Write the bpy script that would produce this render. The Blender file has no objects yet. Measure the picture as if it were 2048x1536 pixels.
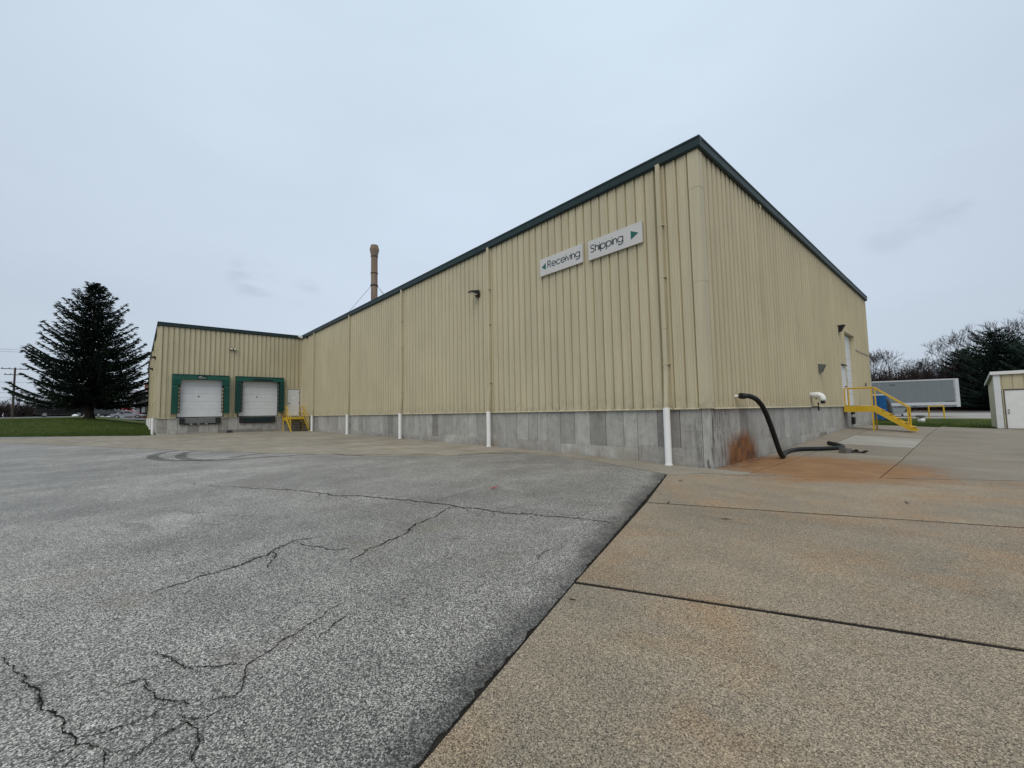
import bpy, bmesh, math, random
import numpy as np
from mathutils import Vector, Matrix
from mathutils.geometry import tessellate_polygon

random.seed(7)
rng = np.random.default_rng(11)
scene = bpy.context.scene
COL = scene.collection
R = math.radians

# ------------------------------------------------------------------ camera
cam_d = bpy.data.cameras.new('camera')
cam = bpy.data.objects.new('camera', cam_d)
COL.objects.link(cam)
CAM_FW = Vector((-0.740997, 0.668070, 0.067648))
YAW, PITCH, ROLL = 0.8369, 0.0677, -0.0184
_c, _s = math.cos(YAW), math.sin(YAW)
fw = Vector((-_s, _c, 0)); rt = Vector((_c, _s, 0)); up = Vector((0, 0, 1))
fw2 = fw*math.cos(PITCH) + up*math.sin(PITCH)
up2 = up*math.cos(PITCH) - fw*math.sin(PITCH)
rt3 = rt*math.cos(ROLL) + up2*math.sin(ROLL)
up3 = up2*math.cos(ROLL) - rt*math.sin(ROLL)
mw = Matrix((rt3, up3, -fw2)).transposed().to_4x4()
mw.translation = Vector((4.2689, -10.2604, 1.44))
cam.matrix_world = mw
cam_d.sensor_width = 36.0
cam_d.lens = 830.9754/2048*36
cam_d.clip_start = 0.05
cam_d.clip_end = 3000
scene.camera = cam

# ------------------------------------------------------------------ world, sun, exposure
SUN_EL, SUN_AZ = R(52), R(142)          # azimuth clockwise from +Y
world = bpy.data.worlds.new('World')
scene.world = world
world.use_nodes = True
wt = world.node_tree
for n in list(wt.nodes): wt.nodes.remove(n)
wo = wt.nodes.new('ShaderNodeOutputWorld')
bg = wt.nodes.new('ShaderNodeBackground'); bg.inputs['Strength'].default_value = 0.1
sky = wt.nodes.new('ShaderNodeTexSky'); sky.sky_type = 'NISHITA'; sky.sun_disc = False
sky.sun_elevation = SUN_EL; sky.sun_rotation = SUN_AZ
sky.air_density = 1.0; sky.dust_density = 2.5; sky.ozone_density = 1.0
tc = wt.nodes.new('ShaderNodeTexCoord')
sep = wt.nodes.new('ShaderNodeSeparateXYZ'); wt.links.new(tc.outputs['Generated'], sep.inputs[0])
cl = wt.nodes.new('ShaderNodeValToRGB')
cl.color_ramp.elements[0].position = 0.0
cl.color_ramp.elements[0].color = (0.585, 0.665, 0.765, 1)
cl.color_ramp.elements[1].position = 0.85
cl.color_ramp.elements[1].color = (0.65, 0.775, 0.885, 1)
e = cl.color_ramp.elements.new(0.25); e.color = (0.60, 0.69, 0.80, 1)
wt.links.new(sep.outputs['Z'], cl.inputs[0])
mp = wt.nodes.new('ShaderNodeMapping'); mp.inputs['Scale'].default_value = (1, 1, 3.2)
wt.links.new(tc.outputs['Generated'], mp.inputs[0])
nz = wt.nodes.new('ShaderNodeTexNoise'); nz.inputs['Scale'].default_value = 2.2
nz.inputs['Detail'].default_value = 5; nz.inputs['Roughness'].default_value = 0.5
wt.links.new(mp.outputs[0], nz.inputs['Vector'])
nr = wt.nodes.new('ShaderNodeMapRange')
nr.inputs['From Min'].default_value = 0.3; nr.inputs['From Max'].default_value = 0.7
nr.inputs['To Min'].default_value = 9.65; nr.inputs['To Max'].default_value = 10.35
wt.links.new(nz.outputs['Fac'], nr.inputs['Value'])
def wmath(op, a, b):
    q = wt.nodes.new('ShaderNodeMath'); q.operation = op
    for i, v in enumerate((a, b)):
        if isinstance(v, bpy.types.NodeSocket): wt.links.new(v, q.inputs[i])
        else: q.inputs[i].default_value = v
    return q.outputs[0]
wn = wt.nodes.new('ShaderNodeTexNoise'); wn.inputs['Scale'].default_value = 11; wn.inputs['Detail'].default_value = 6
wt.links.new(mp.outputs[0], wn.inputs['Vector'])
lob = wt.nodes.new('ShaderNodeVectorMath'); lob.operation = 'DOT_PRODUCT'
wt.links.new(tc.outputs['Generated'], lob.inputs[0]); lob.inputs[1].default_value = Vector((-.62,.56,.55)).normalized()
lr = wt.nodes.new('ShaderNodeMapRange'); lr.interpolation_type = 'SMOOTHSTEP'; wt.links.new(lob.outputs['Value'], lr.inputs['Value'])
lr.inputs['From Min'].default_value = .35; lr.inputs['From Max'].default_value = 1.0
lr.inputs['To Min'].default_value = .86; lr.inputs['To Max'].default_value = 1.10  # soft lobe painted into the sky brightness, imitating lens falloff at the corners
dark = wmath('MULTIPLY', nr.outputs[0], lr.outputs[0])
for dv, c0, k_ in (((-.948,.165,.277), .9984, .55), ((-.925,.25,.265), .9991, .4), ((-.08,.95,.293), .9988, .4), ((-.015,.95,.303), .9990, .4), ((.15,.93,.31), .998, .4), ((-.8,-.3,.4), .996, .35)):
    dt = wt.nodes.new('ShaderNodeVectorMath'); dt.operation = 'DOT_PRODUCT'; nv = Vector(dv).normalized()
    wt.links.new(tc.outputs['Generated'], dt.inputs[0]); dt.inputs[1].default_value = nv
    mr = wt.nodes.new('ShaderNodeMapRange'); mr.interpolation_type = 'SMOOTHSTEP'
    wt.links.new(dt.outputs['Value'], mr.inputs['Value']); mr.inputs['From Min'].default_value = c0; mr.inputs['From Max'].default_value = 1.0
    mn = wt.nodes.new('ShaderNodeMapRange'); wt.links.new(wn.outputs['Fac'], mn.inputs['Value'])
    mn.inputs['From Min'].default_value = .42; mn.inputs['From Max'].default_value = .62
    dark = wmath('SUBTRACT', dark, wmath('MULTIPLY', wmath('MULTIPLY', mr.outputs[0], mn.outputs[0]), k_*2.4))
vm = wt.nodes.new('ShaderNodeVectorMath'); vm.operation = 'SCALE'
wt.links.new(cl.outputs['Color'], vm.inputs[0]); wt.links.new(dark, vm.inputs['Scale'])
mx = wt.nodes.new('ShaderNodeMix'); mx.data_type = 'RGBA'; mx.inputs[0].default_value = 0.9
wt.links.new(sky.outputs[0], mx.inputs[6]); wt.links.new(vm.outputs[0], mx.inputs[7])
wt.links.new(mx.outputs[2], bg.inputs['Color'])
wt.links.new(bg.outputs[0], wo.inputs['Surface'])

sun_d = bpy.data.lights.new('sun', 'SUN')
sun_d.energy = 1.4; sun_d.angle = R(45); sun_d.color = (1.0, 0.92, 0.80)
sun = bpy.data.objects.new('sun', sun_d); COL.objects.link(sun)
sd = Vector((math.sin(SUN_AZ)*math.cos(SUN_EL), math.cos(SUN_AZ)*math.cos(SUN_EL), math.sin(SUN_EL)))
sun.rotation_euler = sd.to_track_quat('Z', 'Y').to_euler()
sun.location = (0, -20, 40)

scene.view_settings.view_transform = 'Standard'
scene.view_settings.look = 'None'
scene.view_settings.exposure = 0.0
scene.view_settings.gamma = 1.0
scene.view_settings.use_curve_mapping = False

# ------------------------------------------------------------------ terrain height
AX = [-400, -125, -105, -90, -75, -60, -50, -40, -34, -12, -6, -3, 0, 10, 60]
AZ = [2.5, 1.6, 1.35, 1.2, 1.0, .9, .74, .52, .27, .17, .12, .07, 0, -.08, -.2]
BY = [-60, -12, 0, 5, 8, 11, 13.5, 16, 21, 60, 84, 110, 300]
BZ = [-.3, -.09, 0, .01, .02, .03, .04, .05, .07, .2, .34, 1.35, 2.2]
CY = [4.5, 6.2, 8, 11, 13.5, 16, 21, 30]
CZ = [0, .05, .11, .2, .26, .29, .26, 0]
def clamp(a): return max(0.0, min(1.0, a))
def G(x, y):
    a = np.interp(x, AX, AZ); b = np.interp(y, BY, BZ)
    bump = np.interp(y, CY, CZ)*clamp(1 - x/6)*clamp(1 + x/20)
    w = .011*max(0., min(12., -y))*clamp((-x-12)/20)*clamp((60+x)/20)
    m = .9*clamp((-y-9.7)/4.5)*clamp((-x-41)/17)
    return float(a + b + bump + w + m)

# ------------------------------------------------------------------ node helpers
class NT:
    def __init__(s, name):
        s.m = bpy.data.materials.new(name); s.m.use_nodes = True
        s.t = s.m.node_tree; s.b = s.t.nodes['Principled BSDF']
    def n(s, typ, **kw):
        x = s.t.nodes.new(typ)
        for k, v in kw.items(): setattr(x, k, v)
        return x
    def put(s, sock, v):
        if isinstance(v, bpy.types.NodeSocket): s.t.links.new(v, sock)
        elif isinstance(v, (tuple, list)) and len(v) == 3 and sock.type == 'RGBA': sock.default_value = (*v, 1)
        else: sock.default_value = v
    def pos(s): return s.n('ShaderNodeNewGeometry').outputs['Position']
    def obj(s): return s.n('ShaderNodeTexCoord').outputs['Object']
    def rand(s): return s.n('ShaderNodeObjectInfo').outputs['Random']
    def xyz(s, v):
        x = s.n('ShaderNodeSeparateXYZ'); s.put(x.inputs[0], v); return x.outputs
    def scale(s, v, sc):
        x = s.n('ShaderNodeVectorMath', operation='MULTIPLY'); s.put(x.inputs[0], v); x.inputs[1].default_value = sc
        return x.outputs[0]
    def noise(s, v, sc, det=4, rough=.55):
        x = s.n('ShaderNodeTexNoise'); s.put(x.inputs['Vector'], v); x.inputs['Scale'].default_value = sc
        x.inputs['Detail'].default_value = det; x.inputs['Roughness'].default_value = rough
        return x.outputs['Fac']
    def voro(s, v, sc, out='Color', feat='F1'):
        x = s.n('ShaderNodeTexVoronoi', feature=feat); s.put(x.inputs['Vector'], v); x.inputs['Scale'].default_value = sc
        return x.outputs[out]
    def m2(s, op, a, b=0.0, clampit=False):
        x = s.n('ShaderNodeMath', operation=op, use_clamp=clampit); s.put(x.inputs[0], a); s.put(x.inputs[1], b)
        return x.outputs[0]
    def rng(s, v, a, b, c=0., d=1.):
        x = s.n('ShaderNodeMapRange'); x.clamp = True; s.put(x.inputs['Value'], v)
        for k, q in (('From Min', a), ('From Max', b), ('To Min', c), ('To Max', d)): x.inputs[k].default_value = q
        return x.outputs[0]
    def mix(s, f, a, b, mode='MIX'):
        x = s.n('ShaderNodeMix', data_type='RGBA', blend_type=mode); s.put(x.inputs[0], f); s.put(x.inputs[6], a); s.put(x.inputs[7], b)
        return x.outputs[2]
    def ramp(s, f, stops):
        x = s.n('ShaderNodeValToRGB'); s.put(x.inputs[0], f); el = x.color_ramp.elements
        while len(el) > len(stops): el.remove(el[-1])
        while len(el) < len(stops): el.new(0.5)
        for q, (p, c) in zip(el, stops): q.position = p; q.color = (*c, 1)
        return x.outputs[0]
    def bump(s, h, dist, st=1.0):
        x = s.n('ShaderNodeBump'); x.inputs['Strength'].default_value = st; x.inputs['Distance'].default_value = dist
        s.put(x.inputs['Height'], h); s.t.links.new(x.outputs[0], s.b.inputs['Normal'])
    def out(s, col, rough=.6, metal=0., spec=.4):
        s.put(s.b.inputs['Base Color'], col); s.put(s.b.inputs['Roughness'], rough)
        s.b.inputs['Metallic'].default_value = metal; s.b.inputs['Specular IOR Level'].default_value = spec
        return s.m

def simple(name, c, rough=.6, metal=0., spec=.4, var=.12, sc=3.0):
    t = NT(name); n = t.noise(t.pos(), sc, 5)
    f = t.rng(n, .3, .7, 1-var, 1+var)
    g = t.n('ShaderNodeCombineColor'); [t.put(g.inputs[i], f) for i in range(3)]
    return t.out(t.mix(1.0, c, g.outputs[0], 'MULTIPLY'), rough, metal, spec)

# siding: chalky tan paint with faint vertical dirt
def siding(name, c):
    t = NT(name); p = t.pos()
    st = t.noise(t.scale(p, (9, 9, .35)), 1.0, 4)
    bl = t.noise(p, .45, 3)
    v = t.m2('ADD', t.rng(st, .3, .7, -.09, .07), t.rng(bl, .3, .7, -.05, .05))
    v = t.m2('ADD', v, t.rng(t.rand(), 0, 1, .975, 1.025))
    g = t.n('ShaderNodeCombineColor'); [t.put(g.inputs[i], v) for i in range(3)]
    col = t.mix(1.0, c, g.outputs[0], 'MULTIPLY')
    z = t.xyz(p)[2]
    low = t.m2('MULTIPLY', t.rng(z, 1.45, 1.95, .35, 0), t.rng(t.noise(p, 5, 4), .42, .62))
    col = t.mix(low, col, (.25, .21, .14))
    return t.out(col, .5, 0, .35)
M = {}
M['siding'] = siding('siding_tan', (.52, .468, .318))
M['trim'] = siding('trim_tan', (.522, .47, .322))
M['green_trim'] = simple('green_trim', (.016, .034, .036), .5, 0, .3, .1)
M['roof'] = simple('roof_sheet', (.42, .42, .40), .5)
M['white_paint'] = simple('white_paint', (.76, .77, .77), .45, 0, .4, .05)
M['white_pipe'] = simple('white_pipe', (.82, .82, .81), .4, 0, .4, .05)
M['door_white'] = simple('door_white', (.66, .68, .70), .45, 0, .35, .05)
M['grey_frame'] = simple('grey_frame', (.11, .10, .09), .5)
M['black_rubber'] = simple('black_rubber', (.012, .012, .013), .6, 0, .4, .2)
M['hose'] = simple('hose_black', (.007, .009, .010), .5, 0, .35, .2, 8)
M['dark_steel'] = simple('dark_steel', (.03, .03, .032), .5)
M['lamp_body'] = simple('lamp_body', (.018, .018, .019), .5)
M['lens'] = simple('lamp_lens', (.85, .83, .75), .2, 0, .5, .05)
M['seal_green'] = simple('seal_green', (.004, .068, .047), .6, 0, .3, .25, 6)
M['seal_dark'] = simple('seal_dark', (.005, .045, .038), .6, 0, .3, .3, 6)
M['plate_dark'] = simple('plate_dark', (.005, .022, .022), .4)
M['beige'] = simple('beige_strip', (.46, .40, .25), .6)
M['sign_face'] = simple('sign_face', (.60, .59, .575), .45, 0, .35, .03)
M['sign_green'] = simple('sign_green', (.012, .12, .095), .5)
M['letter'] = simple('letter_dark', (.025, .045, .05), .5)
M['steel_grey'] = simple('steel_grey', (.2, .2, .2), .45, .6)
M['vent'] = simple('vent_grey', (.13, .15, .14), .45)
M['rusty'] = simple('rusty_iron', (.06, .035, .025), .8, 0, .2, .4, 9)
M['trailer_side'] = simple('trailer_side', (.165, .19, .205), .35, 0, .5, .05)
M['trailer_white'] = simple('trailer_white', (.50, .52, .55), .4, 0, .5, .05)
M['post_grey'] = simple('post_grey', (.22, .25, .265), .4, 0, .4, .05)
M['blue'] = simple('dumpster_blue', (.010, .11, .32), .5, 0, .4, .25, 4)
M['glass'] = simple('dark_glass', (.012, .014, .016), .08, 0, .6, .05)
M['brick'] = simple('brick_red', (.2, .06, .04), .8, 0, .2, .3, 6)
M['wood_pole'] = simple('wood_pole', (.07, .055, .045), .85, 0, .2, .3, 6)
M['bark'] = simple('bark', (.060, .048, .042), .9, 0, .15, .35, 5)
M['twig'] = simple('twig', (.055, .045, .043), .9, 0, .15, .3, 5)
M['thicket'] = simple('thicket_brown', (.042, .032, .030), .9, 0, .15, .4, 2)
M['barn'] = simple('barn_brown', (.035, .025, .022), .8, 0, .2, .3)
M['needle'] = simple('needle', (.012, .022, .015), .75, 0, .2, .55, 1.2)
M['needle2'] = simple('needle_green', (.016, .032, .022), .75, 0, .2, .55, .8)
M['car_black'] = simple('car_black', (.012, .012, .014), .18, 0, .6, .1)
M['car_white'] = simple('car_white', (.7, .7, .7), .25, 0, .5, .03)
M['car_grey'] = simple('car_grey', (.035, .037, .04), .25, 0, .5, .05)
M['car_silver'] = simple('car_silver', (.35, .37, .39), .28, .3, .5, .05)
M['car_red'] = simple('car_red', (.3, .02, .025), .3, 0, .5, .05)
M['rim'] = simple('rim', (.4, .4, .4), .3, .6)
M['leaf'] = simple('dead_leaf', (.05, .025, .015), .8, 0, .2, .3, 40)
M['soil'] = simple('soil', (.022, .019, .016), .95, 0, .1, .4, 4)
M['litter'] = simple('leaf_litter', (.11, .075, .055), .95, 0, .1, .45, 1.5)
M['lot'] = simple('lot_grey', (.34, .32, .29), .9, 0, .2, .15, .6)
M['road'] = simple('road_grey', (.15, .15, .15), .9, 0, .2, .15, .4)
M['wire'] = simple('wire', (.02, .02, .022), .6)
M['crack'] = simple('crack_dark', (.012, .011, .010), .95, 0, .1, .3, 20)

# yellow paint, chipped
t = NT('safety_yellow'); p = t.pos()
ch = t.rng(t.noise(p, 14, 6, .7), .62, .7)
col = t.mix(t.rng(t.noise(p, 2.5, 3), .3, .7), (.56, .35, .012), (.66, .44, .04))
M['yellow'] = t.out(t.mix(t.m2('MULTIPLY', ch, .6), col, (.12, .07, .03)), .5, 0, .4)
M['yellow_worn'] = simple('yellow_worn', (.62, .47, .10), .5, 0, .4, .2, 8)

# stack: weathered brown grey
t = NT('stack_brown'); p = t.pos()
b = t.rng(t.noise(t.scale(p, (3, 3, .5)), 1.0, 5), .3, .7)
M['stack'] = t.out(t.mix(b, (.15, .112, .085), (.26, .195, .145)), .75, 0, .2)

# concrete foundation: board-formed panels, each its own tone
t = NT('foundation_concrete'); p = t.pos(); o = t.xyz(p)
rd = t.rand()
base = t.ramp(rd, [(0, (.23, .222, .205)), (.12, (.31, .30, .278)), (.7, (.385, .375, .35)), (1, (.44, .43, .40))])
mot = t.rng(t.noise(p, 3.2, 8, .66), .32, .68, .86, 1.12)
st = t.rng(t.noise(t.scale(p, (5, 5, .7)), 1.0, 5), .35, .65, .92, 1.06)
pit = t.rng(t.noise(p, 42, 3, .6), .62, .72, 1.0, .55)
v = t.m2('MULTIPLY', t.m2('MULTIPLY', mot, st), pit)
v = t.m2('MULTIPLY', v, t.rng(t.noise(t.scale(p, (1.3, 1.3, .8)), 7.5, 8, .8), .56, .62, 1.05, .74))
v = t.m2('MULTIPLY', v, t.rng(t.noise(t.scale(p, (16, 16, 1.5)), 1.0, 4, .6), .58, .66, 1.0, .8))
g = t.n('ShaderNodeCombineColor'); [t.put(g.inputs[i], v) for i in range(3)]
col = t.mix(1.0, base, g.outputs[0], 'MULTIPLY')
# tan lower lift, dark wet corner streaks, rust below the hose
tan = t.m2('MULTIPLY', t.rng(o[2], .5, .2), t.rng(t.noise(p, 1.1, 4), .45, .6, 0, .5))
col = t.mix(tan, col, (.26, .22, .165))
nearc = t.m2('MULTIPLY', t.rng(o[0], -.7, -.1), t.rng(o[1], 2.0, .6))
wet = t.m2('MULTIPLY', nearc, t.rng(t.noise(t.scale(p, (7, 7, 1.2)), 1.0, 6, .65),   .50, .62, 0, .8))
col = t.mix(wet, col, (.055, .05, .043))
ry = t.m2('SUBTRACT', 1.0, t.m2('ABSOLUTE', t.m2('DIVIDE', t.m2('SUBTRACT', o[1], 2.1), 1.35)), True)
rz = t.rng(o[2], .92, .12)
ru = t.m2('MULTIPLY', t.m2('MULTIPLY', ry, rz), t.rng(o[0], -.2, -.1))
ru = t.rng(t.m2('ADD', ru, t.m2('MULTIPLY', t.m2('SUBTRACT', t.noise(p, 3.0, 6), .5), .42)), .03, .36)
ru = t.m2('MULTIPLY', ru, t.rng(t.m2('MULTIPLY', rz, ry), .0, .10))
rust_c = t.mix(t.rng(t.noise(p, 4, 5), .35, .65), (.27, .105, .025), (.11, .040, .014))
col = t.mix(t.m2('MULTIPLY', ru, .92), col, rust_c)
t.bump(t.noise(p, 30, 5), .006, .6)
M['foundation'] = t.out(col, .85, 0, .25)

# asphalt
def asphalt():
    t = NT('asphalt_worn'); p = t.pos(); o = t.xyz(p)
    vc = t.xyz(t.voro(p, 128))[0]
    vc2 = t.xyz(t.voro(p, 290))[1]
    agg = t.m2('ADD', t.m2('MULTIPLY', vc, .65), t.m2('MULTIPLY', vc2, .35))
    col = t.ramp(agg, [(0.0, (.012, .011, .010)), (.28, (.050, .0475, .044)), (.47, (.172, .162, .146)), (.66, (.365, .345, .311)), (.86, (.70, .665, .605)), (1, (.95, .93, .89))])
    big = t.rng(t.noise(p, .32, 6, .6), .32, .68, .74, 1.22)
    mid = t.rng(t.noise(p, 1.5, 5, .6), .3, .7, .84, 1.14)
    v = t.m2('MULTIPLY', big, mid)
    # worn wheel paths along the direction of travel
    al = t.m2('ADD', t.m2('MULTIPLY', o[0], .936), t.m2('MULTIPLY', o[1], .352))
    wp = t.rng(t.noise(t.scale(p, (.9, .25, 1)), 1.0, 3), .4, .6, .92, 1.08)
    v = t.m2('MULTIPLY', v, wp)
    # tar-dark strip beside the concrete edge
    d = t.m2('SUBTRACT', t.m2('MULTIPLY', t.m2('ADD', al, 0.0), -1.0), .9025)
    d = t.m2('ADD', d, t.m2('MULTIPLY', t.m2('SUBTRACT', t.noise(p, 2.4, 6, .65), .5), .75))
    edge = t.rng(d, -.02, .34, .26, 1.0)
    v = t.m2('MULTIPLY', v, edge)
    g = t.n('ShaderNodeCombineColor'); [t.put(g.inputs[i], v) for i in range(3)]
    col = t.mix(1.0, col, g.outputs[0], 'MULTIPLY')
    dr = t.m2('MULTIPLY', t.rng(t.voro(p, .9, 'Distance'), .10, .02), t.rng(t.noise(p, 9, 5, .7), .42, .6, 0, .6))
    col = t.mix(dr, col, (.03, .028, .026))
    rs = t.m2('MULTIPLY', t.rng(t.noise(p, .8, 3), .60, .72), .30)
    col = t.mix(rs, col, (.20, .155, .10))
    hb = t.m2('ADD', t.voro(p, 120, 'Distance'), t.m2('MULTIPLY', t.noise(p, 300, 2), .5))
    t.bump(hb, .008, .55)
    return t.out(col, .62, 0, .55)
M['asphalt'] = asphalt()

def pavement(name, base_lo, base_hi, tint, speck=1.0, rust=False):
    t = NT(name); p = t.pos(); o = t.xyz(p)
    base = t.mix(t.rng(t.noise(p, .42, 6, .6), .34, .66), base_lo, base_hi)
    base = t.mix(t.rng(t.noise(p, .75, 6, .65), .48, .68, 0, .75), base, tint)
    sx = t.rng(t.noise(t.scale(p, (.5, 2.2, 1)), 1.0, 5), .3, .7, .88, 1.1)
    vc = t.xyz(t.voro(p, 165))[0]; vc2 = t.xyz(t.voro(p, 340))[1]
    agg = t.m2('ADD', t.m2('MULTIPLY', vc, .6), t.m2('MULTIPLY', vc2, .4))
    sp = t.ramp(agg, [(0, (max(.08,1-.9*speck),)*3), (.28, (1-.5*speck,)*3), (.45, (1-.06*speck,)*3), (.66, (1+.14*speck,)*3), (.88, (1+.75*speck,)*3), (1, (1+1.7*speck,)*3)])
    col = t.mix(1.0, base, sp, 'MULTIPLY')
    rd = t.rng(t.rand(), 0, 1, .93, 1.06)
    v = t.m2('MULTIPLY', sx, rd)
    # old oil spots and dirt
    spot = t.rng(t.noise(p, 2.6, 5, .7), .68, .76, 1.0, .62)
    v = t.m2('MULTIPLY', v, spot)
    g = t.n('ShaderNodeCombineColor'); [t.put(g.inputs[i], v) for i in range(3)]
    col = t.mix(1.0, col, g.outputs[0], 'MULTIPLY')
    if rust:
        dx = t.m2('DIVIDE', t.m2('SUBTRACT', o[0], 1.7), 2.5)
        dy = t.m2('DIVIDE', t.m2('SUBTRACT', o[1], 2.0), 2.9)
        r2 = t.m2('SQRT', t.m2('ADD', t.m2('MULTIPLY', dx, dx), t.m2('MULTIPLY', dy, dy)))
        r2 = t.m2('ADD', r2, t.m2('MULTIPLY', t.m2('SUBTRACT', t.noise(p, 1.2, 6, .6), .5), .8))
        mk = t.rng(r2, 1.02, .62, 0, .8)
        rc = t.mix(t.rng(t.noise(p, 1.6, 6), .35, .65), (.34, .175, .06), (.26, .115, .038))
        rc = t.mix(1.0, rc, sp, 'MULTIPLY')
        col = t.mix(mk, col, rc)
        dw = t.m2('MULTIPLY', t.rng(o[0], .75, .1), t.m2('MULTIPLY', t.rng(o[1], .1, .6), t.rng(o[1], 4.2, 2.6)))
        dw = t.m2('MULTIPLY', dw, t.rng(t.noise(p, 3, 5), .38, .6, 0, .85))
        col = t.mix(dw, col, (.12, .045, .018))
    t.bump(t.m2('ADD', t.voro(p, 165, 'Distance'), t.noise(p, 350, 2)), .004, .4)
    return t.out(col, .8, 0, .3)
M['slab_brown'] = pavement('slab_brown', (.235, .20, .15), (.335, .268, .19), (.33, .215, .12), 1.25, True)
M['slab_grey'] = pavement('slab_grey', (.22, .193, .155), (.30, .263, .21), (.28, .235, .175), .6, True)
M['slab_apron'] = pavement('slab_apron', (.265, .238, .192), (.345, .308, .248), (.25, .205, .15), .55)
M['slab_pale'] = pavement('slab_pale', (.36, .34, .30), (.43, .41, .37), (.34, .31, .26), .4)

# lawn
t = NT('lawn_turf'); p = t.pos()
a = t.rng(t.noise(t.scale(p, (.55, .16, 1)), 1.0, 4), .35, .65)
b = t.rng(t.noise(p, 14, 6, .7), .3, .7)
col = t.mix(a, (.055, .077, .016), (.112, .135, .036))
col = t.mix(t.m2('MULTIPLY', b, .55), col, (.030, .046, .010))
col = t.mix(t.rng(t.noise(p, 2.2, 5, .7), .6, .75, 0, .5), col, (.13, .13, .045))
t.bump(t.noise(p, 40, 5), .05, .9)
M['lawn'] = t.out(col, .95, 0, .1)
M['blade'] = simple('grass_blade', (.062, .095, .022), .9, 0, .15, .45, 6)

# tyre rubber left on the asphalt: thin, broken up
t = NT('tyre_rubber'); p = t.pos()
tr = t.n('ShaderNodeBsdfTransparent'); ms = t.n('ShaderNodeMixShader')
t.put(ms.inputs[0], t.rng(t.noise(p, 7, 6, .7), .3, .62, .08, .52))
t.out((.035, .035, .036), .85)
t.t.links.new(tr.outputs[0], ms.inputs[1]); t.t.links.new(t.b.outputs[0], ms.inputs[2])
t.t.links.new(ms.outputs[0], t.t.nodes['Material Output'].inputs['Surface'])
M['tyre_mark'] = t.m
t = NT('scuff_pale'); p = t.pos()
tr = t.n('ShaderNodeBsdfTransparent'); ms = t.n('ShaderNodeMixShader')
t.put(ms.inputs[0], t.rng(t.noise(p, 9, 6, .7), .42, .6, 0, .7))
t.out((.30, .28, .26), .9)
t.t.links.new(tr.outputs[0], ms.inputs[1]); t.t.links.new(t.b.outputs[0], ms.inputs[2])
t.t.links.new(ms.outputs[0], t.t.nodes['Material Output'].inputs['Surface'])
M['scuff'] = t.m
t = NT('crack_dirt'); p = t.pos()
tr = t.n('ShaderNodeBsdfTransparent'); ms = t.n('ShaderNodeMixShader')
t.put(ms.inputs[0], t.rng(t.noise(p, 16, 6, .7), .46, .68, 0, .5))
t.out((.03, .028, .025), .95, 0, .1)
t.t.links.new(tr.outputs[0], ms.inputs[1]); t.t.links.new(t.b.outputs[0], ms.inputs[2])
t.t.links.new(ms.outputs[0], t.t.nodes['Material Output'].inputs['Surface'])
M['crack_dirt'] = t.m

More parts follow.
